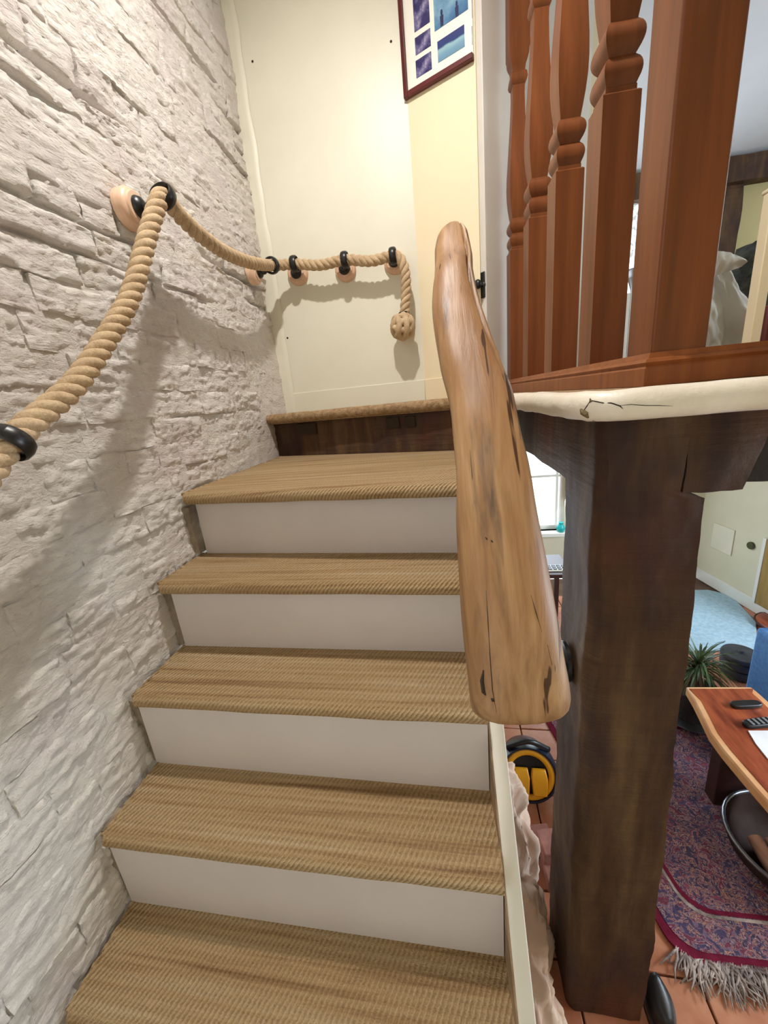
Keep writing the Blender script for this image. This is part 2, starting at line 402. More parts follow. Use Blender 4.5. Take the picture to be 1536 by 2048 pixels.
def backing(u, v):
    y = -1.2 + u * (YB + 0.02 + 1.2); z = ZF + v * (ZC - ZF)
    deep = 0.002 + 0.055 * raked(y, z - ZB0)
    return (WX - deep + wall_wave(y, z) + crag(y, z, 4.0) * 1.0, y, z)
wl = MB().grid(backing, 190, 240)
wall_left = struct('wall_left', wl, M['brick'], smooth=180, recalc=False, origin=(WX, 0, 0))
def brick(y0, y1, z0, z1, proud, sd):
    mb = MB(); NU = max(8, int((y1 - y0) / 0.0085)); NV = 12
    tilt = random.uniform(-0.006, 0.006); tz = random.uniform(-0.10, 0.10)
    def f(u, v):
        y = y0 + u * (y1 - y0); z = z0 + v * (z1 - z0)
        jy = 0.008 * noise.noise(Vector((z * 9, y * 9, sd))); jz = 0.008 * noise.noise(Vector((y * 9, z * 9, sd + 5)))
        e = min(u, 1 - u) * (y1 - y0); g = min(v, 1 - v) * (z1 - z0); d = min(e, g)
        rnd = 0.018 + 0.012 * noise.noise(Vector((y * 8, z * 8, 8.0)))
        fall = max(0.0, 1 - d / rnd) ** 2 * (0.004 + 0.010 * noise.noise(Vector((y * 6, z * 6, 14.0))))
        if v > .5: jz -= 0.030 * raked(y, z1 - ZB0) * (v - .5) * 2
        x = WX + proud + (u - .5) * tilt + (v - .5) * tz * 0.1 + wall_wave(y, z) + crag(y, z) - fall
        return (x, y + jy, z + jz)
    mb.grid(f, NU, NV)
    n = NU + 1
    border = [i for i in range(n)] + [j * n + NU for j in range(1, NV + 1)] + [NV * n + i for i in range(NU - 1, -1, -1)] + [j * n for j in range(NV - 1, 0, -1)]
    k = len(mb.v); mb.v += [Vector((WX - 0.075, mb.v[b].y, mb.v[b].z)) for b in border]
    for i in range(len(border)):
        j = (i + 1) % len(border); mb.f.append((border[i], k + i, k + j, border[j])); mb.mi.append(0)
    o = obj('brick', mb, M['brick'], wall_left, smooth=70, recalc=True)
    return o
def inframe(y, z, mg=60):
    c = RW.T @ np.array([WX, y, z])
    if c[2] < 0.05: return False
    p = c[:2] / c[2] * FPX + np.array([CX, CY])
    return -mg < p[0] < 1536 + mg and -mg < p[1] < 2048 + mg
nb = 0
row = 0; z = ZB0
while z < ZC - 0.05:
    header = row % 4 == 3
    bl = 0.135 if header else 0.275
    y = -0.6 - random.uniform(0, 0.2) - (0.137 if row % 2 else 0)
    while y < YB - 0.03:
        ln = bl + random.uniform(-0.012, 0.012)
        y1 = min(y + ln, YB - 0.004)
        stair_top = -1.36 + (y - 0.6) * 1.29
        if y1 - y > 0.05 and any(inframe(yy, zz) for yy in (y, y1) for zz in (z, z + CH)) and z + CH > stair_top - 0.35:
            gap = random.uniform(0.001, 0.004)
            brick(y + 0.003, y1 - 0.003, z + gap * 0.6, z + CH - gap, random.uniform(-0.003, 0.005), nb * 1.37); nb += 1
        y = y1 + 0.001
    z += CH; row += 1
print('bricks', nb)

# ------------------------------------------------------------------ other structure
A1, A2 = Vector((-0.132, YB, 0)), Vector((0.191, YB - (0.191 + 0.132) / 2.197, 0))      # turned yellow wall
wback = struct('wall_back', MB().box((-1.10, YB, -0.10), (-0.132, YB + 0.08, ZC)), M['plaster'])
for hx, hy in ((575, 676), (505, 123), (782, 83)):
    q = at(hx, hy, Y=YB); obj('nail_hole', MB().lathe((q.x, YB + .001, q.z), (0, -1, 0), [(.006, 0), (.006, .0016), (.002, .0018)], 10), M['crackline'], wback)
struct('trim_2', MB().grid(lambda u, v: (-1.05 + u * (0.088 + .010 * noise.noise(Vector((v * 14, 0, 2)))), YB - .012 + .010 * (u > .95), ZL + v * (ZC - ZL)), 6, 60), M['plaster'], smooth=60, recalc=False)
struct('wall_picture', MB().prism([(A1.x, A1.y), (A2.x, A2.y), (A2.x + 0.03, A2.y + 0.08), (A1.x, A1.y + 0.09)], ZL, ZC), M['plaster_yellow'])
struct('baseboard_back', MB().box((-1.10, YB - 0.006, ZL), (-0.135, YB + 0.02, 0.095)), M['plaster'], bevel=0.002)
struct('baseboard_picture', MB().prism([(A1.x, A1.y - 0.007), (A2.x, A2.y - 0.007), (A2.x, A2.y + 0.01), (A1.x, A1.y + 0.01)], ZL, 0.095), M['plaster_yellow'], bevel=0.002)
struct('wall_passage', MB().prism([(A1.x, 2.62), (1.0, 3.15), (1.0, 3.22), (A1.x, 2.70)], ZL, ZC), M['plaster_yellow'])
# landing and upper floor slab with its L shaped well edge
edge = [(-1.06, 2.17), (-0.5, 2.04), (0.02, 1.90), (0.16, 1.78), (0.245, 1.50), (0.26, 0.775), (XR, 0.775)]
struct('floor_landing', MB().prism(edge + [(XR, YF), (-1.06, YF)], ZL - 0.050, ZL), M['wool'])
def nosing(path, ztop, zbot, out, name, mat, disp=0.0):
    mb = MB(); rings = []; h = (ztop - zbot) / 2; N = 12
    pts, _ = resample([Vector((x, y, 0)) for x, y in path], 0.03)
    for i, p in enumerate(pts):
        t = (pts[min(i + 1, len(pts) - 1)] - pts[max(i - 1, 0)]).normalized(); nrm = Vector((t.y, -t.x, 0))
        rg = []
        for k in range(N):
            a = -PI / 2 + PI * k / (N - 1)
            q = p + nrm * (out * math.cos(a) ** 0.8 if math.cos(a) > 0 else 0) + Vector((0, 0, (ztop + zbot) / 2 + h * math.sin(a)))
            if disp: q = q + nrm * disp * fbm(q * 11, 4) + Vector((0, 0, disp * .5 * fbm(q * 9 + Vector((5, 5, 5)), 3)))
            rg.append(q)
        back = p - nrm * 0.04
        rg += [back + Vector((0, 0, ztop - .004)), back + Vector((0, 0, zbot + .004))]
        rings.append(rg)
    return mb.loft(rings)
tr = struct('trim_1', nosing([(0.165, 1.775), (0.243, 1.50), (0.262, 0.80), (0.275, 0.772), (0.30, 0.766), (2.6, 0.766)], ZL + 0.003, ZL - 0.052, 0.026, 'trim', M['trim'], 0.006), M['trim'], smooth=60)
# the chip and the crack in the cream paint, as thin broken slivers lying in the nosing
from mathutils.bvhtree import BVHTree
_bt = BVHTree.FromPolygons([tuple(v.co / S + Vector(tr['_o'])) for v in tr.data.vertices], [tuple(p.vertices) for p in tr.data.polygons])
def ontrim(px, py):
    h = _bt.ray_cast(Vector((0, 0, 0)), Vector(ray(px, py)).normalized())
    return h[0]
def crack(pix, r, nm, mat):
    pts = [p for p in (ontrim(*q) for q in pix) if p is not None]
    if len(pts) > 1: obj(nm, MB().tube(pts, [r * (1 if 0 < i < len(pts) - 1 else .3) for i in range(len(pts))], 6), mat, tr)
crack([(1156, 836), (1166, 824), (1174, 812), (1181, 801), (1192, 803), (1206, 806), (1222, 806), (1240, 812), (1246, 818)], .0011, 'paint_crack', M['crackline'])
crack([(1240, 811), (1262, 809), (1290, 811), (1318, 811), (1346, 812)], .0007, 'paint_crack', M['crackline'])
crack([(1180, 797), (1182, 803), (1178, 806)], .003, 'paint_chip', M['bare'])
crack([(1161, 818), (1166, 824), (1172, 828), (1177, 836)], .0058, 'paint_chip', M['bare'])
lc = nosing([(-1.04, 2.165), (-0.5, 2.04), (0.02, 1.90), (0.165, 1.775)], ZL + 0.006, ZL - 0.045, 0.03, 'carpet', M['wool'], 0.004)
lcp = obj('landing_carpet', lc, M['wool'], smooth=60)
tag(lcp, 'brown wool carpet edge rolled over the top landing', 'carpet')
# beams under the landing
def rough_box(lo, hi, n=(1, 1, 1), amp=0.006, sd=0.0, fn=None):
    mb = MB(); lo = Vector(lo); hi = Vector(hi); d = hi - lo
    def face(o, u, v, nu, nv): mb.grid(lambda a, b: o + u * a + v * b, nu, nv)
    X, Y, Z = Vector((d.x, 0, 0)), Vector((0, d.y, 0)), Vector((0, 0, d.z)); nx, ny, nz = n
    face(lo, X, Z, nx, nz); face(lo + Y, X, Z, nx, nz); face(lo, Y, Z, ny, nz); face(lo + X, Y, Z, ny, nz); face(lo, X, Y, nx, ny); face(lo + Z, X, Y, nx, ny)
    def g(p):
        q = Vector(p)
        if fn: q = Vector(fn(q))
        k = Vector((fbm((p.x * 5 + sd, p.y * 5, p.z * 4), 4), fbm((p.x * 5, p.y * 5 + sd + 9, p.z * 4), 4), 0.5 * fbm((p.x * 5, p.y * 5, p.z * 4 + sd + 4), 4)))
        return q + k * amp
    return mb.mapv(g)
b1 = MB()
rb = rough_box((0, 0, 0), (1.34, 0.14, 0.232), (36, 4, 10), 0.009, 2.0)
dirb = (Vector((0.20, 1.90, 0)) - Vector((-1.06, 2.27, 0))).normalized(); nb_ = Vector((-dirb.y, dirb.x, 0))
rb.mapv(lambda p: Vector((-1.06, 2.235, -0.305)) + dirb * p.x + nb_ * p.y + Vector((0, 0, p.z)))
beam = thing('landing_beam', (-0.4, 2.08, -0.305), 'dark old oak beam under the carpeted landing edge with empty peg slots', 'beam')
obj('timber', rb, M['oak'], beam, smooth=50, merge=0.0005)
for px, wd, ht in ((618, 46, 20), (805, 26, 18), (838, 20, 18)):
    c = at(px, 852, Y=2.235 - 0.29 * 0.5)
    t_ = (px - 560) / 345.0; bx = Vector((-1.06, 2.235, 0)) + dirb * (0.1 + 1.0 * t_)
    mb = MB().box((-wd / 769 * 1.1, -0.012, -ht / 769 * 1.2), (wd / 769 * 1.1, 0.02, ht / 769 * 1.2))
    mb.mapv(lambda p: Vector((bx.x, bx.y, -0.115)) + dirb * p.x + nb_ * p.y + Vector((0, 0, p.z)))
    obj('peg_slot', mb, M['crackline'], beam, bevel=0.004)
obj_b = obj('joist_beam', rough_box((0.345, 1.22, -0.285), (0.52, 4.5, -0.076), (6, 40, 6), 0.006, 5), M['oak'], smooth=50, merge=0.0005)
tag(obj_b, 'dark beam running back from the post under the landing', 'beam')
fb = obj('bressummer_beam', rough_box((0.70, 1.14, -0.300), (XR, 1.36, -0.076), (60, 5, 6), 0.010, 8), M['blackoak'], smooth=50, merge=0.0005)
tag(fb, 'black beam running right from the post under the cream edge', 'beam')

# upper room shell
far_e = at(1490, 325, Y=YF).z
W2 = (at(1215, 400, Y=YF), at(1300, 590, Y=YF))       # upper window
w2x0, w2x1, w2z0, w2z1 = W2[0].x, at(1318, 590, Y=YF).x, W2[1].z, W2[0].z
W1a, W1b = at(1020, 890, Y=YF), at(1129, 1060, Y=YF)
w1x0, w1x1, w1z1, w1z0 = W1a.x, W1b.x, at(1090, 880, Y=YF).z, W1b.z
def wall_hole(y0, y1, X0, X1, Z0, Z1, h):
    mb = MB(); hx0, hx1, hz0, hz1 = h
    mb.box((X0, y0, Z0), (hx0, y1, Z1)); mb.box((hx1, y0, Z0), (X1, y1, Z1)); mb.box((hx0, y0, Z0), (hx1, y1, hz0)); mb.box((hx0, y0, hz1), (hx1, y1, Z1)); return mb
struct('wall_far', wall_hole(YF, YF + 0.2, -1.06, XR + 0.1, ZL, ZC, (w2x0, w2x1, w2z0, w2z1)), M['olive'])
struct('wall_far_lower', wall_hole(YF, YF + 0.2, 0.1, XR + 0.1, ZF, ZL - 0.05, (w1x0, w1x1, w1z0, w1z1)), M['creamwall'])
struct('wall_right', MB().box((XR, -1.6, ZF), (XR + 0.1, YF, ZC)), M['creamwall'])
struct('wall_front', MB().box((-1.1, -1.7, ZF), (XR + 0.1, -1.6, ZC)), M['creamwall'])
struct('ceiling', MB().box((-1.1, -1.7, ZC), (XR + 0.1, 2.7, ZC + 0.1)), M['white'])
struct('ceiling_slope', MB().add([(-1.0, 2.65, ZC), (XR, 2.65, ZC), (XR, YF, far_e), (-1.0, YF, far_e), (-1.0, 2.65, ZC + .1), (XR, 2.65, ZC + .1), (XR, YF, far_e + .1), (-1.0, YF, far_e + .1)],
       [(3, 2, 1, 0), (4, 5, 6, 7), (0, 1, 5, 4), (1, 2, 6, 5), (2, 3, 7, 6), (3, 0, 4, 7)]), M['ceiling'])
_p, _q = at(1448, 1186, Z=ZF), at(1536, 1238, Z=ZF)
_d = (_q - _p) / (_p.y - _q.y)
cw0 = _p - _d * (YF - _p.y); cw0.z = 0; cw1 = _p + _d * (_p.y - 3.15); cw1.z = 0
struct('wall_cream', MB().prism([(cw0.x, cw0.y), (cw1.x, cw1.y), (cw1.x + .1, cw1.y + .06), (cw0.x + .1, cw0.y + .06)][::1], ZF, ZL - 0.05), M['creamwall'])
cd = (cw1 - cw0).normalized(); cn = Vector((cd.y, -cd.x, 0))
if cn.x > 0: cn = -cn
def onwall(s0, s1, z0, z1, d0, d1):
    mb = MB().box((s0, d0, z0), (s1, d1, z1)); return mb.mapv(lambda p: cw0 + cd * p.x + cn * p.y + Vector((0, 0, p.z)))
struct('baseboard_cream', onwall(0, (cw1 - cw0).length, ZF, ZF + 0.125, 0, 0.025), M['white'], bevel=0.004)
struct('wall_under_stairs', MB().box((0.10, 1.98, ZF), (0.14, YF, ZL - 0.05)), M['creamwall'])

# windows
def window(name, x0, x1, z0, z1, vx, hz):
    fr = MB(); t = 0.05; y0, y1 = YF + 0.05, YF + 0.11
    root = struct(name, MB().box((x0, y0, z0), (x0 + t, y1, z1)).box((x1 - t, y0, z0), (x1, y1, z1)).box((x0 + t, y0, z0), (x1 - t, y1, z0 + t)).box((x0 + t, y0, z1 - t), (x1 - t, y1, z1)), M['white'])
    for v in vx: obj('glazing_bar', MB().box((v - 0.012, y0 + .01, z0 + t), (v + 0.012, y1 - .01, z1 - t)), M['white'], root)
    for h in hz: obj('glazing_bar', MB().box((x0 + t, y0 + .012, h - 0.012), (x1 - t, y1 - .012, h + 0.012)), M['white'], root)
    obj('pane', MB().box((x0 + t * .9, y0 + .027, z0 + t * .9), (x1 - t * .9, y0 + .031, z1 - t * .9)), M['glass'], root)
    obj('sill', MB().box((x0 - .04, YF - 0.10, z0 - 0.05), (x1 + .04, YF + 0.06, z0)), M['white'], root, bevel=0.006)
    return root
window('window_1', w1x0, w1x1, w1z0, w1z1, [at(1120, 1000, Y=YF).x - .02], [at(1090, 955, Y=YF).z])
window('window_2', w2x0, w2x1, w2z0, w2z1, [], [])

# door leaf standing open
d0, d1 = Vector((0.219, 2.280, 0)), Vector((0.857, 2.875, 0)); dd = (d1 - d0).normalized(); dn = Vector((-dd.y, dd.x, 0))
def ondoor(s0, s1, z0, z1, a, b):
    return MB().box((s0, a, z0), (s1, b, z1)).mapv(lambda p: d0 + dd * p.x + dn * p.y + Vector((0, 0, p.z)))
door = struct('door_1', ondoor(0, (d1 - d0).length, ZL + .01, ZC - 0.05, 0, 0.042), M['doorpaint'], bevel=0.003)
kc = d0 + dn * 0.020
kz = at(958, 570, Y=2.28).z
obj('door_knob', MB().lathe((kc.x, kc.y, kz), -dd, [(0.016, 0), (0.016, 0.006), (0.010, 0.01), (0.010, 0.028), (0.020, 0.034), (0.024, 0.046), (0.018, 0.056), (0.002, 0.06)], 16), M['iron'], door, smooth=50)
obj('knob_plate', MB().box((-.006, -.014, -.06), (0, .014, .06)).mapv(lambda p: Vector((kc.x, kc.y, kz)) + dd * p.x + dn * p.y + Vector((0, 0, p.z))), M['iron'], door, bevel=.003)

# upper far timbers
tim = thing('wall_plate_beam', (2.6, YF - 0.1, far_e - .2), 'dark timber beam along the eaves of the upper room', 'beam')
zb = at(1500, 362, Y=YF - .1).z
obj('timber', rough_box((0.9, YF - 0.14, zb), (XR, YF - 0.01, far_e + 0.01), (50, 3, 5), 0.012, 3), M['oak'], tim, smooth=50, merge=.0005)
pz = (at(1442, 420, Y=YF - .05).x, at(1478, 420, Y=YF - .05).x)
po = obj('wall_stud', rough_box((pz[0], YF - 0.08, ZL), (pz[1], YF - 0.002, zb), (3, 2, 16), 0.012, 4), M['oak'], smooth=50, merge=.0005)
tag(po, 'dark upright timber stud in the olive wall of the upper room', 'timber')

# ------------------------------------------------------------------ lower floor
fl = struct('floor', MB().box((-1.1, -1.6, ZF - 0.1), (XR, YF, ZF - 0.022)), M['grout'])
TS = 0.235
tile_me = None
for i in range(15):
    for j in range(15):
        x = 0.16 + i * TS; y = 0.62 + j * TS
        if x + TS > 3.4 or y + TS > 4.3: continue
        if tile_me is None:
            q = obj('floor_tile', MB().box((x + .004, y + .004, ZF - 0.024), (x + TS - .004, y + TS - .004, ZF - 0.001)), M['tile'], fl, bevel=0.003, seg=1, origin=(x, y, ZF))
            tile_me = q
        else:
            c = tile_me.copy(); COL.objects.link(c); c.location = (Vector((x, y, ZF)) - Vector(fl['_o'])) * S + Vector((0, 0, random.uniform(-.0015, .001)))
            c.rotation_euler = (random.uniform(-.006, .006), random.uniform(-.006, .006), 0)

# ------------------------------------------------------------------ staircase
st = thing('staircase', (-0.45, 1.0, ZF), 'steep staircase of sisal covered treads and white risers beside painted brick wall', 'staircase')
XL, XRt = -0.995, 0.070
# nosing y (left, right), riser y (left, right), tread top
steps = [((0.405, 0.405), (0.43, 0.43), -1.370), ((0.612, 0.616), (0.634, 0.638), -1.078), ((0.822, 0.822), (0.845, 0.840), -0.797), ((1.045, 1.025), (1.082, 1.075), -0.528), ((1.268, 1.160), (1.318, 1.245), -0.267)]
backs = [steps[i + 1][1] for i in range(4)] + [(2.200, 1.855)]
TH = 0.046
def tread(nl, bl, zt, xl=XL, xr=XRt):
    mb = MB(); prof = [(0, -TH + .004)]
    r = TH / 2
    for k in range(9):
        a = -PI / 2 + PI * k / 8 + 0.0
        prof.append((-r * math.cos(a) * 0.95 + r, -r + r * math.sin(a)))
    N = 26; rings = []
    for i in range(N + 1):
        u = i / N; x = xl + u * (xr - xl)
        ny = nl[0] + u * (nl[1] - nl[0]); by = bl[0] + u * (bl[1] - bl[0]) + 0.012
        wob = 0.0018 * noise.noise(Vector((x * 9, zt * 7, 0)))
        wz = 0.002 * noise.noise(Vector((x * 7, zt * 7, 4)))
        rg = [(x, ny + p[0] + wob, zt + p[1] + wz) for p in prof[1:]]
        for s_ in (0.3, 0.65): rg.append((x, ny + r + (by - ny - r) * s_, zt + 0.0015 * noise.noise(Vector((x * 6, s_ * 3, zt)))))
        rg += [(x, by, zt), (x, by, zt - TH + .006), (x, ny + r, zt - TH + .002)]
        rings.append(rg)
    return mb.loft(rings)
for i, (n_, r_, zt) in enumerate(steps):
    xl = XL if i < 3 else XL - 0.012
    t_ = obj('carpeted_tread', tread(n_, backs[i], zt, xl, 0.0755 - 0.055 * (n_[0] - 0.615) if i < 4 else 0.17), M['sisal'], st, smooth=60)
    # stitched edge binding along the wall side
    e0 = Vector((xl - 0.004, n_[0] + 0.012, zt - 0.004)); e1 = Vector((xl - 0.004, backs[i][0], zt - 0.002))
    pts = [e0.lerp(e1, k / 24) + Vector((0.003 * noise.noise(Vector((k * .6, zt, 1))), 0, 0.002 * noise.noise(Vector((k * .7, zt, 6))))) for k in range(25)]
    obj('edge_binding', MB().tube(pts, 0.0065, 6), M['sisal'], t_, smooth=60)
for i in range(1, 5):
    r_ = steps[i][1]; zt = steps[i][2]; zb_ = steps[i - 1][2]
    x0 = XL - 0.01 if i < 3 else XL - 0.0; xq = 0.0755 - 0.055 * (r_[1] - 0.615) if i < 4 else 0.15
    mb = MB().prism([(x0, r_[0]), (xq, r_[1]), (xq, r_[1] + .02), (x0, r_[0] + .02)], zb_ - 0.01, zt - TH + 0.006)
    obj('riser', mb, M['riser'], st)
# lower hidden steps down to the floor
for k in range(1, 4):
    zt = -1.370 - 0.232 * k; y0 = 0.405 - 0.207 * k
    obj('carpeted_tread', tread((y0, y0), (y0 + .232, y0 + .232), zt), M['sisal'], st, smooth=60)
    obj('riser', MB().box((XL, y0 + .232, zt - .01), (XRt, y0 + .252, zt + 0.232 - TH)), M['riser'], st)
# outer stringer: white capping over a brown side
sa, sb = Vector((0, 1.42, -0.02 - 0.0)), None
def strz(y): return -1.325 + (y - 0.50) * 1.335
ys = [-0.2, 1.30]
def slab(x0, x1, dz0, dz1, y0=-0.2, y1=1.12):
    mb = MB().add([(x0, y0, strz(y0) + dz0), (x1, y0, strz(y0) + dz0), (x1, y1, strz(y1) + dz0), (x0, y1, strz(y1) + dz0), (x0, y0, strz(y0) + dz1), (x1, y0, strz(y0) + dz1), (x1, y1, strz(y1) + dz1), (x0, y1, strz(y1) + dz1)],
                    [(3, 2, 1, 0), (4, 5, 6, 7), (0, 1, 5, 4), (1, 2, 6, 5), (2, 3, 7, 6), (3, 0, 4, 7)])
    return mb.mapv(lambda p: Vector((p.x - 0.055 * (p.y - 0.5), p.y, p.z)))
obj('side_stringer', slab(0.0845, 0.120, -0.30, -0.004), M['stringer_in'], st)
cap = obj('stringer_capping', slab(0.0885, 0.125, -0.31, 0.0), M['stringer'], st, bevel=0.002)
# bare stones and dark gaps between stairs and wall
for i, (y, z, a, b) in enumerate(((1.30, -0.42, .05, .10), (1.10, -0.68, .05, .12), (0.86, -0.95, .05, .12), (0.655, -1.22, .05, .13))):
    mb = rough_box((-1.05, y - 0.01, z - b), (-1.002, y + a, z + b), (3, 3, 8), 0.02, i * 3.0)
    o = obj('stone', mb, M['stone'], wall_left, smooth=60, merge=.0005)

# ------------------------------------------------------------------ post carrying the landing
PX0, PY0 = 0.338, 0.950
def post_fn(p): return p
zs = at(1400, 985, Y=PY0).z
def postx(p):
    u = (p.x - PX0) / 0.262; cu = p.x - PX0; cv = p.y - PY0
    if cu < .03 and cv < .03:
        k = (.03 - max(cu, cv)) * .42; p = Vector((p.x + k, p.y + k, p.z)); u = (p.x - PX0) / 0.262
    top = p.z > zs
    wd = 0.177 if top else 0.228 + 0.034 * min(1, (zs - p.z) / 1.6)
    return Vector((PX0 + u * wd + (0.012 * (1 - min(1, abs(p.z - zs) / .9)) * 0), p.y, p.z))
post = thing('oak_post', (PX0 + .12, PY0 + .12, ZF), 'massive rough dark oak post standing beside the stairs under the landing', 'post')
pm = rough_box((PX0, PY0, ZF), (PX0 + 0.262, PY0 + 0.255, ZL - 0.054), (28, 28, 120), 0.008, 1.0, postx)
obj('timber', pm, M['oak'], post, smooth=40, merge=.0005)
obj('tenon_block', rough_box((0.518, 0.958, zs), (0.672, 1.10, -0.078), (6, 5, 8), 0.010, 6.0, lambda p: Vector((p.x - max(0, (abs(p.z + .13) - .03)) * .25 * ((p.x - .518) / .154), p.y, p.z))), M['oak'], post, smooth=40, merge=.0005)

# ------------------------------------------------------------------ balustrade (square cut balusters)
bx0, by0 = 0.403, 0.90
bdir = Vector((-0.0607, 0.998, 0)).normalized(); bn = Vector((bdir.y, -bdir.x, 0))     # bn points right
ZBt = 0.040
bal = thing('balustrade', (bx0, by0, ZL), 'orange varnished balustrade with newel and square cut balusters above the landing', 'balustrade')
def square(mb, c, prof):                     # loft of squares turned to the balustrade line
    rings = []
    for r, h in prof:
        rings.append([c + (bn * sx + bdir * sy) * r + Vector((0, 0, h)) for sx, sy in ((-1, -1), (1, -1), (1, 1), (-1, 1))])
    return mb.loft(rings)
nw = 0.0505
nc = Vector((bx0, by0, 0)) + (bn + bdir) * nw
obj('newel_post', square(MB(), nc, [(nw, ZBt - .004), (nw, 1.95)]), M['pine'], bal, bevel=0.004)
hb = 0.0435
bprof = [(hb, 0), (hb, 0.610), (hb - .004, 0.614), (hb - .008, 0.616), (hb - .008, 0.626), (.034, .628)]
def bead(z, h, r, rn): return [(rn + (r - rn) * math.sin(PI * k / 8) ** .7, z + h * k / 8) for k in range(1, 8)]
bprof += bead(0.628, 0.056, 0.043, 0.031) + [(0.030, 0.686)] + bead(0.690, 0.058, 0.044, 0.031) + [(0.030, 0.750)]
bprof += [(0.034, 0.775), (0.039, 0.81), (0.0425, 0.85), (0.0435, 0.89), (0.042, 0.94), (0.038, 1.0), (0.033, 1.08), (0.028, 1.16), (0.0255, 1.23), (0.026, 1.265), (0.032, 1.272), (0.036, 1.285), (0.033, 1.305), (0.027, 1.312), (0.029, 1.33), (0.036, 1.348), (0.040, 1.362), (0.041, 1.376), (hb, 1.384), (hb, 1.91)]
proto = None
for k, (X, Y) in enumerate(((0.398, 1.24), (0.3735, 1.567), (0.3545, 1.907), (0.335, 2.265))):
    c = Vector((X, Y, ZBt - .002)) + (bn + bdir) * hb
    if proto is None: proto = obj('baluster', square(MB(), c, bprof), M['pine'], bal, smooth=28, origin=c)
    else:
        q = proto.copy(); COL.objects.link(q); q.location = (c - Vector(bal['_o'])) * S
rp = [(-0.020, ZL + .001), (-0.020, ZL + 0.035), (-0.016, ZL + 0.040), (-0.020, ZL + 0.046), (-0.016, ZL + 0.052), (-0.010, ZL + 0.054), (-0.006, ZBt), (0.106, ZBt), (0.110, ZL + 0.054), (0.120, ZL + 0.04), (0.120, ZL + .001)]
c0 = Vector((bx0, by0, 0))
mrail = m_orangewood('varnished_base_rail', ((114, 61, 27), (148, 85, 42)))
def Lr(fn): return [fn(a, z) for a, z in rp]
UZ = lambda z: Vector((0, 0, z))
mit = lambda a, z: c0 + (bn + bdir) * a + UZ(z)
obj('base_rail', MB().loft([Lr(lambda a, z: c0 + bdir * 1.55 + bn * a + UZ(z)), Lr(mit)]), mrail, bal)
obj('base_rail', MB().loft([Lr(mit), Lr(lambda a, z: c0 + bn * 2.2 + bdir * a + UZ(z))]), mrail, bal)
rings = []
for s_ in (0.0, 1.5): rings.append([c0 + bdir * s_ + bn * (.05 + a) + Vector((0, 0, z)) for a, z in ((-.05, 1.9), (-.06, 1.95), (-.03, 2.0), (.03, 2.0), (.06, 1.95), (.05, 1.9))])
obj('top_rail', MB().loft(rings), mrail, bal)

# ------------------------------------------------------------------ driftwood handrail
edges = [(444, 892, 916), (448, 880, 927), (456, 872, 935), (475, 868, 941), (500, 868, 946), (530, 866, 946), (560, 863, 952), (620, 865, 968), (700, 878, 1000), (760, 895, 1024), (800, 903, 1034), (860, 908, 1046), (920, 912, 1062), (1000, 913, 1076), (1100, 917, 1096), (1200, 922, 1113), (1300, 930, 1130), (1370, 937, 1144), (1405, 941, 1148), (1428, 948, 1143), (1442, 966, 1126), (1449, 995, 1090)]
hr = MB(); rings = []
cen = []
for (y_, l_, r_) in edges:
    inv = 1 / 1.32 + (y_ - 450) / 1000.0 * (1 / 0.56 - 1 / 1.32); Yd = 1 / inv
    c = at((l_ + r_) / 2, y_, Y=Yd); hw = (at(r_, y_, Y=Yd) - at(l_, y_, Y=Yd)).x / 2
    cen.append((c, hw))
cp = catmull([c for c, h in cen], 4); hwv = []
hs = [h for c, h in cen]
for i in range(len(hs) - 1):
    for k in range(4): hwv.append(hs[i] + (hs[i + 1] - hs[i]) * k / 4)
hwv.append(hs[-1])
axis = (cen[-5][0] - cen[3][0]).normalized()
for i, p in enumerate(cp):
    sx = Vector((1, 0, 0)); sx = (sx - axis * sx.dot(axis)).normalized(); nz = sx.cross(axis).normalized()
    if nz.z < 0: nz = -nz
    rg = []; t_ = i / len(cp)
    for k in range(72):
        a = 2 * PI * k / 72
        ca, sa_ = math.cos(a), math.sin(a); e = 0.78
        qx = math.copysign(abs(ca) ** e, ca); qz = math.copysign(abs(sa_) ** e, sa_)
        r = hwv[i] * (0.99 + .065 * t_)
        q = p + sx * r * qx + nz * (r * 0.72 * qz - r * 0.62)
        q += nz * 0.006 * noise.noise(q * 9) + sx * 0.003 * noise.noise(q * 7 + Vector((3, 3, 3)))
        # the split along the upper right flank
        if t_ < 0.5:
            dv = abs(a - (0.98 - 0.9 * t_)); k2 = max(0, 1 - dv / 0.16) ** .7 * min(1, (0.42 - t_) / 0.12) if t_ < .42 else 0
            q -= (sx * 0.45 + nz * 0.8) * 0.022 * k2
        rg.append(q)
    rings.append(rg)
hr.loft(rings)
rail = thing('driftwood_handrail', tuple(cen[-3][0] - Vector((0, 0, .15))), 'smooth brown driftwood log handrail sloping up beside the stairs', 'handrail')
obj('log', hr, M['drift'], rail, smooth=180)
_rb = BVHTree.FromPolygons([tuple(v) for v in hr.v], hr.f)
def onrail(px, py):
    h = _rb.ray_cast(Vector((0, 0, 0)), Vector(ray(px, py)).normalized()); return h[0]
def mark(pix, r, nm):
    pts = [p for p in (onrail(*q) for q in pix) if p is not None]
    if len(pts) > 1: obj(nm, MB().tube(pts, [r * (1 if 0 < i < len(pts) - 1 else .25) for i in range(len(pts))], 6), M['crackline'], rail)
mark([(972, 1180), (976, 1240), (980, 1310), (985, 1380), (993, 1425)], .0009, 'grain_crack')
mark([(1000, 735), (1018, 775), (1034, 825), (1042, 880)], .0011, 'grain_crack')
mark([(1062, 1190), (1072, 1225), (1084, 1265)], .0010, 'grain_crack')
mark([(940, 900), (944, 950), (948, 1005)], .0007, 'grain_crack')
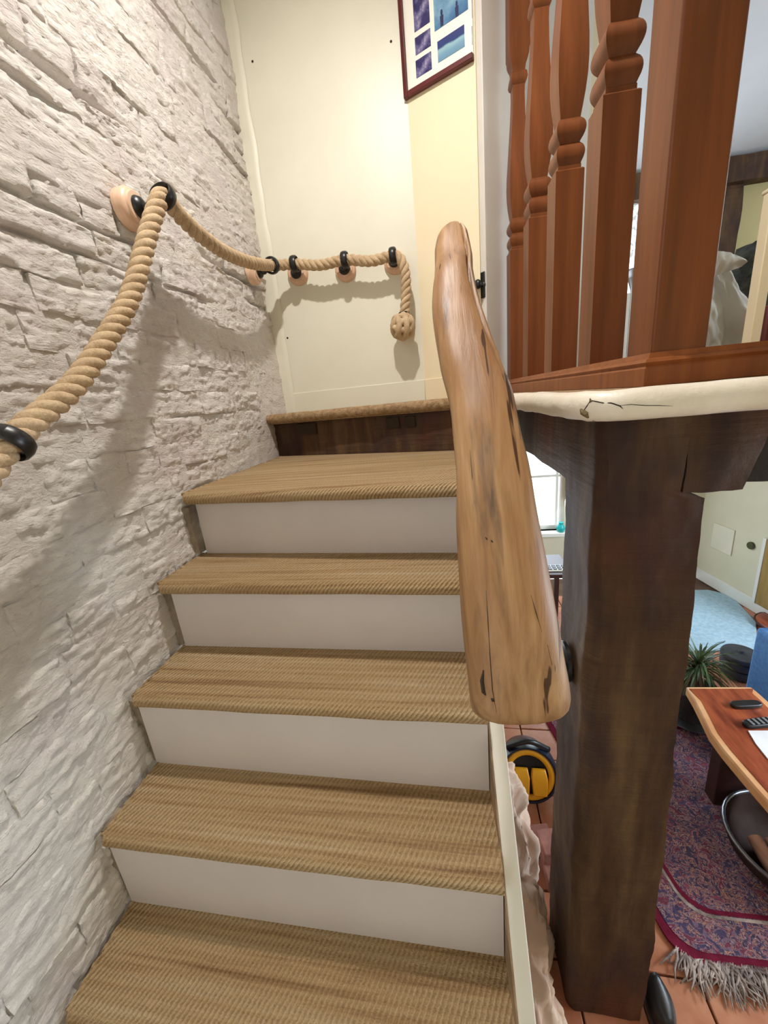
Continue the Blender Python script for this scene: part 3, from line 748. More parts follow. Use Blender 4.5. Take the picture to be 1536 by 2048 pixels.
mark([(1095, 1290), (1104, 1330)], .0016, 'grain_crack')
mark([(967, 1340), (964, 1362), (967, 1384), (972, 1391)], .0040, 'knot')
mark([(982, 1397), (986, 1400), (989, 1403)], .0038, 'knot')
mark([(970, 1074), (973, 1077), (975, 1080)], .0014, 'knot')
mark([(982, 1080), (984, 1083), (986, 1085)], .0016, 'knot')
# iron brackets
plc = Vector((PX0 - 0.016, 1.095, at(1145, 1322, Y=1.095).z))
obj('iron_bracket', MB().tube(catmull([plc, plc + Vector((-0.05, -0.03, -0.01)), plc + Vector((-0.13, -0.16, 0.10)), cen[14][0] + Vector((0.02, 0.06, -0.09)), cen[14][0] + Vector((0, 0.03, -0.05))], 6), 0.020, 10), M['iron'], rail, smooth=60)
obj('bracket_plate', MB().lathe(plc + Vector((0.006, 0, 0)), (-1, 0, 0), [(0.062, 0), (0.062, 0.010), (0.05, 0.018), (0.03, 0.03), (0.018, 0.034)], 20), M['iron'], rail, smooth=50)
up = cen[6][0]
obj('iron_bracket', MB().tube([up + Vector((0.02, 0.04, -0.05)), up + Vector((0.06, 0.16, -0.10)), Vector((0.16, 1.72, -0.045))], 0.014, 8), M['iron'], rail, smooth=60)

# ------------------------------------------------------------------ rope handrail
RX = -0.885
rp_px = [(-70, 1010), (-30, 955), (20, 885), (60, 848), (150, 768), (218, 670), (262, 590), (288, 500), (308, 430)]
P = [at(x, y, X=RX) for x, y in rp_px]
P += [at(327, 398, X=RX) + Vector((0, 0, 0.006))]
P += [at(x, y, X=RX) for x, y in ((360, 432), (400, 470), (450, 505), (500, 525))]
YR = 2.335
P += [at(548, 531, X=RX - .01) , at(590, 528, Y=YR), at(640, 530, Y=YR), at(690, 520, Y=YR), at(742, 522, Y=YR), at(786, 512, Y=YR), at(803, 522, Y=YR - .005), at(811, 550, Y=YR), at(812, 590, Y=YR), at(808, 640, Y=YR)]
P[14] = Vector((P[14].x + .0, min(P[14].y, 2.27), P[14].z))
path, L = resample(catmull(P, 14), 0.005)
D = 0.054; LAY = 0.104
rope = thing('rope_handrail', tuple(P[2]), 'thick twisted natural rope handrail slung between iron rings along two walls', 'rope')
ups = []; up = Vector((0, 0, 1))
for i, p in enumerate(path):
    t_ = (path[min(i + 1, len(path) - 1)] - path[max(i - 1, 0)]).normalized()
    up = (up - t_ * up.dot(t_)).normalized(); ups.append((up.copy(), t_.cross(up)))
ds = L / (len(path) - 1)
for s_ in range(3):
    pts = []
    for i, p in enumerate(path):
        a = -2 * PI * (i * ds / LAY + s_ / 3.0)
        taper = 1.0
        pts.append(p + (ups[i][1] * math.cos(a) + ups[i][0] * math.sin(a)) * D * 0.255)
    obj('strand', MB().tube(pts, D * 0.268, 9), M['rope'], rope, smooth=180)
kc = at(805, 653, Y=YR)
kn = obj('end_knot', MB().lathe(kc, (0, 0, 1), [(0.002, -.055)] + [(0.044 * math.sin(PI * k / 10), -0.044 * math.cos(PI * k / 10)) for k in range(1, 10)] + [(0.002, .055)], 18), M['rope'], rope, smooth=180)
rotm = Matrix.Rotation(0.5, 3, 'Z') @ Matrix.Rotation(0.5, 3, 'X')
for ax in ((1, 0, 0), (0, 1, 0), (0, 0, 1)):
    a_ = rotm @ Vector(ax)
    for o_ in (-1, 0, 1):
        R_ = 0.056 if o_ == 0 else 0.041
        base = {0: 0.0, 1: 0.004, 2: -0.003}[(1, 0, 0).index(1) if False else ([1, 0, 0] == list(ax)) * 1 + ([0, 0, 1] == list(ax)) * 2]
        obj('coil', MB().ring(kc + a_ * 0.036 * o_, a_, R_ + base, 0.0175, 24, 8), M['rope'], kn, smooth=180)
obj('whipping', MB().ring(at(808, 626, Y=YR), (0, 0, 1), 0.026, 0.005, 18, 6), M['iron'], rope, smooth=180)

def bracket(wp, nrm, rp, tang, label, group='rope brackets along the two walls', seen=True):
    nrm = Vector(nrm); wp = Vector(wp); rp = Vector(rp)
    b = thing('rope_bracket', tuple(wp), label, 'bracket', group)
    obj('rosette', MB().lathe(wp - nrm * .012, nrm, [(0.060, 0), (0.060, 0.030), (0.054, 0.040), (0.047, 0.043), (0.045, 0.050), (0.002, 0.052)], 28), M['pinkwood'], b, smooth=40)
    q = wp + nrm * 0.036
    obj('iron_cup', MB().lathe(q, nrm, [(0.033, 0), (0.033, 0.006), (0.028, 0.016), (0.016, 0.024), (0.008, 0.026)], 20), M['iron'], b, smooth=50)
    tang = Vector(tang).normalized()
    side = (rp - q); foot = rp - Vector((0, 0, 1)) * 0.0; dirn = (q - rp); dirn = (dirn - tang * dirn.dot(tang)).normalized()
    obj('arm', MB().tube(catmull([q + nrm * .012, q + nrm * .034 + Vector((0, 0, -.006)), rp + dirn * 0.040], 5), 0.0125, 8), M['iron'], b, smooth=60)
    obj('ring', MB().ring(rp, tang, 0.0362, 0.0065, 26, 8, wide=2.8), M['iron'], b, smooth=60)
    return b
def tan_at(p):
    i = min(range(len(path)), key=lambda k: (path[k] - p).length); return path[i], (path[min(i + 3, len(path) - 1)] - path[max(i - 3, 0)]).normalized()
def wallx(y, z): return WX + wall_wave(y, z)
a_, t_ = tan_at(at(20, 885, X=RX)); bracket((WX + .012, a_.y - .02, a_.z - .01), (1, 0, 0), a_, t_, 'black iron rope ring on the brick wall where the rope leaves the lowest sag')
a_, t_ = tan_at(P[9]); r1 = at(264, 418, X=-1.0); bracket((-1.012, r1.y, r1.z), (1, 0, 0), a_, Vector((0, 0.75, -.35)), 'iron rope bracket on the brick wall at the highest peak of the rope')
a_, t_ = tan_at(at(548, 531, X=RX)); r0 = at(514, 548, X=-1.0); bracket((-1.012, r0.y - .03, r0.z), (1, 0, 0), a_, t_, 'iron rope bracket on the brick wall tucked in the corner by the cream wall')
for k, (px, py, rx, ry) in enumerate(((597, 549, 590, 528), (692, 541, 690, 520), (790, 526, 786, 512))):
    a_, t_ = tan_at(at(rx, ry, Y=YR)); q = at(px, py, Y=YB)
    bracket((q.x, YB, q.z), (0, -1, 0), a_, (1, 0, 0.02), ('iron rope bracket on the cream wall closest to the brick corner', 'middle one of the three iron rope brackets on the cream wall', 'iron rope bracket on the cream wall just above the hanging rope knot')[k])

# ------------------------------------------------------------------ picture frame
u1 = (A2 - A1).normalized(); n1 = Vector((u1.y, -u1.x, 0))
if n1.y > 0: n1 = -n1
def onpic(px, py, off=0.0):
    d = ray(px, py); k = (A1 + n1 * off).dot(n1) / Vector(d).dot(n1); p = Vector(d) * k; return ((p - A1).dot(u1), p.z)
s0, zb0 = onpic(812, 200); s1, zb1 = onpic(1010, 92)
zb0 = (zb0 + onpic(952, 124)[1]) / 2
s1 = s0 + 0.42; ztop = zb0 + 0.85
def picbox(a0, a1, z0, z1, d0, d1):
    return MB().box((a0, d0, z0), (a1, d1, z1)).mapv(lambda p: A1 + u1 * p.x + n1 * p.y + Vector((0, 0, p.z)))
pf = thing('picture_frame', tuple(A1 + u1 * s0 + Vector((0, 0, zb0))), 'maroon framed multi photo collage hanging on the pale yellow wall', 'picture frame')
fw = 0.022
s1 = min(s1, (A2 - A1).length - 0.005)
obj('moulding', picbox(s0, s0 + fw, zb0, ztop, 0.001, 0.026), M['maroon'], pf, bevel=.003)
obj('moulding', picbox(s0 + fw, s1, zb0, zb0 + fw, 0.001, 0.026), M['maroon'], pf, bevel=.003)
obj('moulding', picbox(s0 + fw, s1, ztop - fw, ztop, 0.001, 0.026), M['maroon'], pf, bevel=.003)
obj('mount_board', picbox(s0 + fw, s1, zb0 + fw, ztop - fw, 0.001, 0.012), M['mount'], pf)
navy = [(0.1, rgb(34, 28, 66)), (0.45, rgb(58, 54, 104)), (0.62, rgb(112, 108, 150)), (0.8, rgb(190, 180, 200))]
sea = [(0.1, rgb(70, 120, 150)), (0.42, rgb(120, 160, 186)), (0.52, rgb(150, 190, 200)), (0.56, rgb(50, 66, 120)), (0.8, rgb(60, 66, 124))]
sky_ = [(0.1, rgb(48, 78, 128)), (0.4, rgb(84, 128, 168)), (0.7, rgb(150, 190, 210)), (0.9, rgb(196, 216, 226))]
pm1 = m_photo('photo_print_dark', (0.0, navy), 22, amp=1.4); pm2 = m_photo('photo_print_sea', (7.0, sea), 16, amp=0.12); pm3 = m_photo('photo_print_sky', (4.0, sky_), 14, amp=0.8)
def photo(quad, mat, label):
    pts = [onpic(*q) for q in quad]; a0 = sum(p[0] for p in (pts[0], pts[3])) / 2; a1 = sum(p[0] for p in (pts[1], pts[2])) / 2
    z1 = (pts[0][1] + pts[1][1]) / 2; z0 = (pts[2][1] + pts[3][1]) / 2
    if a1 > s1: a1 = s1 - .002
    q = obj('photograph', picbox(a0, a1, z0, z1, 0.0115, 0.0135), mat, pf, origin=A1 + u1 * (a0 + a1) / 2 + Vector((0, 0, (z0 + z1) / 2))); q['label'] = label; return q
photo([(828, -8), (860, -28), (861, 50), (831, 68)], pm1, 'dark photograph with pale figures')
photo([(832, 78), (863, 62), (864, 96), (834, 114)], pm1, 'small dark blue photograph')
photo([(834, 124), (865, 107), (866, 142), (835, 160)], pm1, 'small dark photograph with a pink blur')
ph = photo([(868, -15), (937, -50), (938, 26), (872, 64)], pm3, 'blue photograph of two figures by the sea')
photo([(877, 88), (931, 52), (931, 92), (879, 134)], pm2, 'photograph of a pale shore under dark blue')
photo([(946, -20), (975, -40), (975, 22), (946, 40)], pm1, 'photograph cut off by the door edge')
photo([(946, 56), (975, 38), (975, 76), (946, 94)], pm1, 'lower photograph cut off by the door edge')
for fx, fy, hh in ((886, 40, 26), (916, 22, 24)):
    a, z = onpic(fx, fy); hh *= 0.0022
    mb = MB()
    for z0_, z1_, w0_, w1_ in ((-0.5, 0.15, .12, .16), (0.15, 0.32, .06, .1), (0.32, 0.5, .09, .07)):
        mb.add([A1 + u1 * (a - w0_ * hh) + n1 * .0142 + Vector((0, 0, z + z0_ * hh)), A1 + u1 * (a + w0_ * hh) + n1 * .0142 + Vector((0, 0, z + z0_ * hh)), A1 + u1 * (a + w1_ * hh) + n1 * .0142 + Vector((0, 0, z + z1_ * hh)), A1 + u1 * (a - w1_ * hh) + n1 * .0142 + Vector((0, 0, z + z1_ * hh))], [(0, 1, 2, 3)])
    obj('printed_figure', mb, simple('printed_dark_blue', (46, 52, 88), rough=0.3) if 'printed_dark_blue' not in bpy.data.materials else bpy.data.materials['printed_dark_blue'], ph, recalc=False)

# ------------------------------------------------------------------ upper room things
g = lambda px, py, Y: at(px, py, Y=Y)
# lace curtain and rod
zr = g(1265, 398, YF - .06).z
rod = thing('curtain_rod', (g(1265, 398, YF - .06).x, YF - .06, zr), 'thin dark curtain rod over the bright upper window', 'curtain rod')
obj('rod', MB().tube([(w2x0 - .1, YF - .06, zr), (w2x1 + .15, YF - .06, zr + .0)], 0.012, 8), M['iron'], rod, smooth=60)
for xx in (w2x0 - .06, w2x1 + .1): obj('rod_bracket', MB().box((xx - .01, YF - .07, zr - .012), (xx + .01, YF + .001, zr + .012)), M['iron'], rod)
cz1 = zr - 0.0; cz0 = g(1250, 528, YF - .04).z
cur = MB().grid(lambda u, v: (w2x0 - .02 + u * (w2x1 - w2x0 + .04), YF - .045 + .012 * math.sin(u * 40), cz0 + v * (cz1 - cz0)), 60, 4)
co = obj('lace_curtain', cur, M['lace'], smooth=180, recalc=False); tag(co, 'white leafy lace curtain hanging over the upper window', 'curtain')
# slim pole lamp before the window
lp = g(1262, 640, 3.6)
fl_ = thing('pole_lamp', (lp.x, 3.6, ZL), 'slim grey pole with a conical head in front of the upper window', 'floor lamp')
zt_ = g(1262, 540, 3.6).z
obj('head', MB().lathe((lp.x, 3.6, zt_ - .16), (0, 0, 1), [(0.018, 0), (0.02, .02), (0.045, 0.10), (0.062, 0.14), (0.05, 0.165), (0.002, 0.17)], 18), M['metal'], fl_, smooth=50)
obj('pole', MB().tube([(lp.x, 3.6, ZL + .01), (lp.x, 3.6, zt_ - .15)], 0.016, 10), M['metal'], fl_, smooth=60)
obj('base', MB().lathe((lp.x, 3.6, ZL), (0, 0, 1), [(0.13, 0), (0.13, .01), (0.03, .03), (0.016, .035)], 24), M['slate'], fl_, smooth=50)
# radiator below that window
rx0, rx1 = w2x0 - .05, w2x1 + .1; rz1 = g(1250, 588, YF - .1).z
rad = thing('radiator', ((rx0 + rx1) / 2, YF - .1, ZL), 'pale grey radiator under the upper window', 'radiator')
nf = 9
for k in range(nf):
    xx = rx0 + (rx1 - rx0) * (k + .5) / nf
    obj('column', MB().box((xx - .03, YF - .14, ZL + .06), (xx + .03, YF - .03, rz1)), M['doorpaint'], rad, bevel=.012)
obj('pipe', MB().tube([(rx0, YF - .08, ZL + .09), (rx1, YF - .08, ZL + .09)], .02, 8), M['doorpaint'], rad, smooth=60)
for xx in (rx0 + .05, rx1 - .05): obj('foot', MB().box((xx - .015, YF - .12, ZL), (xx + .015, YF - .05, ZL + .09)), M['doorpaint'], rad)
# white sheet draped over a chair back
Yq = 2.55
def sheetpt(u, v):          # u across, v bottom->top
    l = g(1402, 720, Yq).x; zb_ = ZL + .01; zt2 = g(1450, 505, Yq).z
    x0 = g(1405, 705, Yq).x - .03; x1 = g(1508, 705, Yq).x + .05; tx0 = g(1408, 510, Yq).x - .05; tx1 = g(1470, 510, Yq).x + 0.02
    xa = x0 + (tx0 - x0) * v; xb = x1 + (tx1 - x1) * v ** 1.3
    x = xa + (xb - xa) * u; z = zb_ + (zt2 - zb_) * v
    if v > .9: z -= .03 * ((u - .35) * 2) ** 2
    y = Yq + 0.03 * math.sin(u * 11 + v * 2) * (1 - .6 * v) + 0.05 * fbm((u * 4, v * 3, 2), 3) + .10 * v
    return Vector((x, y, z))
shm = MB().grid(sheetpt, 40, 40); n0 = len(shm.v)
def sheetback(u, v): p = sheetpt(u, v); return Vector((p.x, 2 * (Yq + .14) - p.y + .10, p.z)) if v < .985 else p + Vector((0, .04, 0))
shm.grid(sheetback, 40, 40)
sh = thing('draped_sheet', (g(1455, 700, Yq).x, Yq, ZL), 'white cotton sheet draped over a chair back in the upper room', 'sheet')
obj('drape', shm, M['sheet'], sh, smooth=180, recalc=False)
def flap(u, v):
    x = g(1400, 560, Yq - .07).x + (g(1488, 520, Yq - .07).x - g(1400, 560, Yq - .07).x) * u
    zt2 = g(1400 + 80 * u, 508 - 6 * math.sin(u * 3) + 14 * u ** 4, Yq - .07).z; zbt = g(1400, 562, Yq - .07).z + (g(1488, 532, Yq - .07).z - g(1400, 562, Yq - .07).z) * u
    return Vector((x, Yq - .065 - .03 * math.sin(PI * v) + .015 * fbm((u * 6, v * 3, 0), 3), zbt + (zt2 - zbt) * v))
def flapb(u, v): p = flap(u, v); return Vector((p.x, p.y + .07 * (0.25 + math.sin(PI * v)), p.z))
obj('folded_top', MB().grid(flap, 24, 8).grid(flapb, 24, 8), M['sheet'], sh, smooth=180, recalc=False)
ch = thing('draped_chair', (g(1455, 700, Yq).x, Yq + .19, ZL), 'dark wooden chair hidden beneath the white sheet', 'chair')
cxm = g(1440, 650, Yq).x
for sx in (-.1, .12): obj('leg', MB().box((cxm + sx, Yq + .17, ZL), (cxm + sx + .035, Yq + .205, ZL + .46)), M['darkwood'], ch)
obj('back_rail', MB().box((cxm - .1, Yq + .175, ZL + .40), (cxm + .155, Yq + .20, ZL + .47)), M['darkwood'], ch)
# fleece
fc = g(1500, 545, 3.0)
def blob(c, rx, ry, rz, amp, fr, sd, nu=28, nv=18):
    def f(u, v):
        a = u * 2 * PI; b = -PI / 2 + v * PI; d = Vector((math.cos(a) * math.cos(b), math.sin(a) * math.cos(b), math.sin(b)))
        k = 1 + amp * fbm(d * fr + Vector((sd, sd, sd)), 4)
        return Vector(c) + Vector((d.x * rx, d.y * ry, d.z * rz)) * k
    return MB().grid(f, nu, nv)
fh = fc.z - ZL
bl_ = blob((fc.x + .04, 3.0, ZL + (fh + .16) / 2), .22, .2, (fh + .16) / 2, .14, 3, 2)
bl_.mapv(lambda p: Vector((p.x, p.y, max(p.z, ZL + .001))))
fo = obj('fleece_pile', bl_, M['grey_fluff'], smooth=180, merge=.0005); tag(fo, 'charcoal fleece heaped behind the white draped sheet', 'blanket')
# white upright post in the upper room
wp = g(1512, 650, 1.9); wq = g(1531, 650, 1.9)
bp = thing('bed_post', ((wp.x + wq.x) / 2, 1.92, ZL), 'slender square white painted bed post in the upper room', 'bed post')
obj('post', MB().box((g(1499, 690, 1.9).x, 1.9, ZL), (g(1519, 690, 1.9).x, 1.95, g(1536, 380, 1.9).z)), M['plaster_yellow'], bp, bevel=.003)
obj('cap', MB().box((g(1497, 690, 1.9).x, 1.89, g(1536, 380, 1.9).z), (g(1521, 690, 1.9).x, 1.96, g(1536, 370, 1.9).z)), M['plaster_yellow'], bp, bevel=.006)
dk = obj('dark_headboard', MB().box((g(1524, 690, 2.1).x, 2.1, ZL), (g(1536, 690, 2.1).x + .5, 2.14, g(1530, 610, 2.1).z)), M['maroon'], bevel=.01); tag(dk, 'dark maroon board behind the white bed post', 'headboard')

# ------------------------------------------------------------------ lower room things
f = lambda px, py, Z=ZF: at(px, py, Z=Z)
# rug
rc = f(1357, 1924); ru = Vector((1, 0.01, 0)); rv = Vector((-0.20, 1, 0))
RU, RV = 1.55, 1.35
def rp_(u, v, z): return rc + ru * u + rv * v + Vector((0, 0, z))
def rug_outline(ins):
    r = 0.09; pts = [(ins + r * (1 - math.sin(k / 5 * PI / 2)), ins + r * (1 - math.cos(k / 5 * PI / 2))) for k in range(5, -1, -1)]
    pts = pts[::-1]
    pts = [(ins, ins + r)] + [(ins + r * (1 - math.cos(k / 5 * PI / 2)), ins + r * (1 - math.sin(k / 5 * PI / 2))) for k in range(1, 6)]
    return pts + [(RU - ins, ins), (RU - ins, RV - ins), (ins, RV - ins)]
rug = thing('persian_rug', tuple(rc), 'patterned red and navy persian rug with grey fringe beside the oak post', 'rug')
def rugslab(ins, z0, z1):
    o = [rp_(u, v, 0) for u, v in rug_outline(ins)]
    return MB().prism([(p.x, p.y) for p in o], ZF + z0, ZF + z1)
obj('binding', rugslab(0, 0.001, 0.012), M['binding'], rug)
obj('pile', rugslab(0.034, 0.002, 0.0145), M['rug'], rug)
def border(i0, i1, z, mt, nm):
    a = [rp_(u, v, z) for u, v in rug_outline(i0)]; b = [rp_(u, v, z) for u, v in rug_outline(i1)]; n = len(a)
    mb = MB().add([Vector((p.x, p.y, ZF + z)) for p in a + b], [(i, (i + 1) % n, n + (i + 1) % n, n + i) for i in range(n)])
    obj(nm, mb, mt, rug, recalc=False)
border(0.150, 0.162, 0.0155, M['fringe'], 'border_line'); border(0.165, 0.182, 0.0155, M['binding'], 'border_stripe')
fr = MB()
for k in range(720):
    u = random.uniform(0.02, RU); st_ = rp_(u, 0.004 + random.uniform(0, .01) + (0.05 if u < .06 else 0) * (1 - u / .06), .008)
    ln = random.uniform(.07, .135); an = -PI / 2 + random.uniform(-.75, .75) - (0.5 if u < .1 else 0); pts = [st_]
    for q in range(3):
        an += random.uniform(-.5, .5); p = pts[-1] + Vector((math.cos(an), math.sin(an), 0)) * ln / 3
        p.z = ZF + random.uniform(.004, .022); pts.append(p)
    fr.tube(pts, [0.0052, 0.0046, 0.0036, 0.002], 4)
obj('fringe', fr, M['fringe'], rug, smooth=180, kind='stuff')
# pale blue mat
m1_ = f(1500, 1305); m2, m3 = f(1512, 1246), f(1462, 1192)
o = obj('blue_mat', MB().prism([(1.2, m1_.y), (m1_.x + .05, m1_.y), (m2.x, m2.y), (m3.x, m3.y), (m3.x - .15, m3.y + .12), (1.2, m3.y + .12)], ZF + .001, ZF + .012), M['bluemat'], bevel=.004)
tag(o, 'pale blue mat on the tiled floor beyond the plant', 'mat')
# live edge table
ZT = ZF + 0.56
le = [f(x, y, ZT) for x, y in ((1372, 1373), (1388, 1400), (1408, 1440), (1420, 1465), (1446, 1500), (1480, 1540), (1510, 1575), (1536, 1604), (1570, 1645))]
re = [f(x, y, ZT) for x, y in ((1502, 1373), (1518, 1386), (1536, 1402), (1580, 1445), (1640, 1500), (1700, 1560))]
poly = [(p.x, p.y) for p in le] + [(re[-1].x, le[-1].y + .02)] + [(p.x, p.y) for p in reversed(re)]
tb = thing('live_edge_table', (sum(p[0] for p in poly) / len(poly), sum(p[1] for p in poly) / len(poly), ZF), 'low red brown slab coffee table with pale live edges standing on the rug', 'table')
def inset(pl, d):
    c = Vector((sum(p[0] for p in pl) / len(pl), sum(p[1] for p in pl) / len(pl))); out = []
    for i, p in enumerate(pl):
        q = Vector(p); a = Vector(pl[i - 1]); b = Vector(pl[(i + 1) % len(pl)]); t_ = (b - a).normalized(); nn = Vector((-t_.y, t_.x))
        if nn.dot(c - q) < 0: nn = -nn
        e = d * (1 if not (i in (0, len(pl) - 1)) else .55)
        out.append(tuple(q + nn * e))
    return out
obj('sapwood_edge', MB().prism(poly, ZT - .055, ZT - .001), M['sapwood'], tb, bevel=.008)
obj('table_top', MB().prism(inset(poly, .034), ZT - .05, ZT + .001), M['redwood'], tb)
cxt = tb['_o'][0]
lg0 = f(1418, 1560)
obj('leg', MB().box((1.32, 1.80, ZF + .0175), (1.62, 1.88, ZT - .054)), M['darkwood'], tb, bevel=.006)
obj('leg', MB().box((1.70, 1.27, ZF + .0175), (1.95, 1.35, ZT - .054)), M['darkwood'], tb, bevel=.006)
obj('stretcher', MB().prism([(1.40, 1.88), (1.36, 1.80), (1.72, 1.28), (1.80, 1.34)], ZT - .30, ZT - .056), M['darkwood'], tb, bevel=.004)
def remote(px, py, ln, wd, ang, label, buttons):
    c = f(px, py, ZT); r = thing('remote_control', (c.x, c.y, ZT + .002), label, 'remote control')
    R_ = Matrix.Rotation(ang, 3, 'Z')
    mb = MB(); n = 20; ol = []
    for k in range(n):
        a = 2 * PI * k / n; ol.append((math.copysign(abs(math.cos(a)) ** .5, math.cos(a)) * ln, math.copysign(abs(math.sin(a)) ** .6, math.sin(a)) * wd))
    mb.prism(ol, 0, .022).mapv(lambda p: c + R_ @ p + Vector((0, 0, .002)))
    obj('body', mb, M['plastic'], r, bevel=.004)
    for i in range(buttons):
        for j in (-1, 0, 1):
            obj('button', MB().box((-.6 * ln + i * 1.2 * ln / max(1, buttons - 1) - .006, j * wd * .5 - .005, .0225), (-.6 * ln + i * 1.2 * ln / max(1, buttons - 1) + .006, j * wd * .5 + .005, .026)).mapv(lambda p: c + R_ @ p + Vector((0, 0, .002))), M['button'], r)
remote(1491, 1413, .075, .022, .12, 'black rounded remote control on the far part of the slab table', 0)
remote(1520, 1450, .085, .024, .2, 'black remote control with pale buttons beside the papers', 5)
pa = f(1496, 1463, ZT); 
o = obj('paper_sheet', MB().prism([(pa.x, pa.y), (f(1512, 1490, ZT).x, f(1512, 1490, ZT).y), (f(1536, 1520, ZT).x, f(1536, 1520, ZT).y), (f(1600, 1520, ZT).x, f(1600, 1520, ZT).y), (f(1570, 1463, ZT).x, f(1570, 1463, ZT).y)], ZT + .002, ZT + .006), M['paper'])
tag(o, 'white paper lying on the slab table by the remotes', 'paper')
# log bowl
bc = f(1570, 1700, ZF + .1); bc = Vector((bc.x + .02, bc.y - .02, ZF + .0165))
bw = thing('log_bowl', tuple(bc), 'round dark metal bowl holding firewood on the rug under the table', 'bowl')
M['bowl'] = simple('dark_worn_bowl_iron', (40, 26, 22), (58, 40, 34), 9, rough=.8, spec=.2)
obj('bowl', MB().lathe(bc, (0, 0, 1), [(0.12, 0), (0.19, .02), (0.235, .07), (0.25, .14), (0.262, .14), (0.262, .15), (0.242, .15), (0.225, .075), (0.18, .03), (0.002, .025)], 40), M['bowl'], bw, smooth=50)
obj('rim', MB().ring(bc + Vector((0, 0, .15)), (0, 0, 1), .254, .009, 40, 8), M['metal'], bw, smooth=180)
flab = ('split firewood log against the near rim of the dark bowl', 'pale split firewood log lying next to the rim log in the bowl', 'split firewood log in the middle of the dark bowl', 'split firewood log deepest under the table in the bowl')
for k in range(4):
    a = bc + Vector((-.13 + .072 * k, -.10, .075)); b = a + Vector((.0, .15, .03))
    lg = obj('firewood_log', MB().tube([a, a.lerp(b, .33), a.lerp(b, .66), b], [.030, .032, .031, .028], 9), simple('split_log_wood_%s' % 'abcd'[k], (150, 104, 86), (186, 142, 120), 12, (1, 1, 4), rough=.8), smooth=40)
    tag(lg, flab[k], 'firewood', 'firewood logs in the bowl')
# spiky plant
pc = f(1386, 1452); pc = Vector((pc.x, pc.y + .06, ZF + .0155))
pl = thing('spiky_plant', tuple(pc), 'spiky narrow leaved plant in a dark pot behind the slab table', 'plant')
obj('saucer', MB().lathe(pc, (0, 0, 1), [(.10, .001), (.15, .012), (.165, .03), (.158, .032), (.14, .02), (.002, .016)], 28), M['metal'], pl, smooth=50)
obj('pot', MB().lathe(pc + Vector((0, 0, .02)), (0, 0, 1), [(.08, 0), (.10, .06), (.125, .2), (.135, .235), (.12, .235), (.11, .2), (.002, .19)], 28), M['pot'], pl, smooth=50)
hd = f(1408, 1322, ZF + .50); pt = Vector((pc.x + .015, pc.y + .0, ZF + .42))
obj('stem', MB().tube(catmull([pc + Vector((0, 0, .2)), pc + Vector((.02, 0, .3)), pt], 6), [.016] * 13, 8), M['leafdry'], pl, smooth=180)
for k in range(150):
    a = random.uniform(0, 2 * PI); el = random.uniform(-.2, 1.35); ln = random.uniform(.16, .27); base = pt + Vector((0, 0, random.uniform(-.06, .05)))
    d = Vector((math.cos(a) * math.cos(el), math.sin(a) * math.cos(el), math.sin(el))); pts = []; p = base.copy()
    for q in range(6):
        pts.append(p.copy()); p += d * ln / 5; d = (d + Vector((0, 0, -.30))).normalized()
    sd = Vector((-math.sin(a), math.cos(a), 0)); mb = MB(); vs = []
    for q, p in enumerate(pts):
        w_ = .0056 * math.sin(PI * (q + .8) / 6.2); vs += [p - sd * w_, p + Vector((0, 0, -.002)), p + sd * w_]
    mb.add(vs, [(q * 3 + i, q * 3 + i + 1, q * 3 + i + 4, q * 3 + i + 3) for q in range(5) for i in range(2)])
    obj('leaf', mb, M['leafdry'] if el < 0.1 else M['leaf'], pl, smooth=180, recalc=False)
# stacked dark discs
dc = f(1477, 1371); dc = Vector((dc.x + .075, dc.y + .13, ZF + .001))
ds_ = thing('disc_stack', tuple(dc), 'dark grey round stacked container on the tiles by the blue armchair', 'container')
obj('lower_disc', MB().lathe(dc, (0, 0, 1), [(.13, 0), (.15, .02), (.15, .05), (.14, .065)], 32), M['slate'], ds_, smooth=40)
obj('middle_disc', MB().lathe(dc + Vector((0, 0, .065)), (0, 0, 1), [(.13, 0), (.155, .015), (.155, .045), (.145, .06)], 32), M['slate'], ds_, smooth=40)
obj('lid', MB().lathe(dc + Vector((0, 0, .125)), (0, 0, 1), [(.14, 0), (.16, .012), (.16, .028), (.15, .04), (.03, .046), (.02, .06), (.002, .06)], 32), M['slate'], ds_, smooth=40)
ds_.scale = (.78, .78, 1.15)
# blue armchair
ac = f(1497, 1400); ay0 = 1.86; ax0 = at(1513, 1251, Y=ay0 + .62).x
zc_ = at(1518, 1256, X=ax0, ).z
ar = thing('blue_armchair', (ax0 + .4, ay0 + .35, ZF), 'blue upholstered armchair just beyond the slab table', 'armchair')
atop = at(1514, 1253, Y=ay0 + .62).z + .10
obj('arm', MB().box((ax0, ay0, ZF + .055), (ax0 + .17, ay0 + .62, atop - .10)), M['bluecloth'], ar, bevel=.02)
obj('arm', MB().box((ax0 + .72, ay0, ZF + .055), (ax0 + .89, ay0 + .62, atop - .10)), M['bluecloth'], ar, bevel=.02)
obj('seat', MB().box((ax0 + .17, ay0 + .02, ZF + .055), (ax0 + .72, ay0 + .55, ZF + .42)), M['bluecloth'], ar, bevel=.03)
obj('backrest', MB().box((ax0 + .14, ay0 + .50, ZF + .055), (ax0 + .75, ay0 + .66, atop + .2)), M['bluecloth'], ar, bevel=.03)
for sx in (.03, .80):
    for sy in (.03, .56): obj('leg', MB().box((ax0 + sx, ay0 + sy, ZF + .0165), (ax0 + sx + .05, ay0 + sy + .05, ZF + .06)), M['darkwood'], ar)
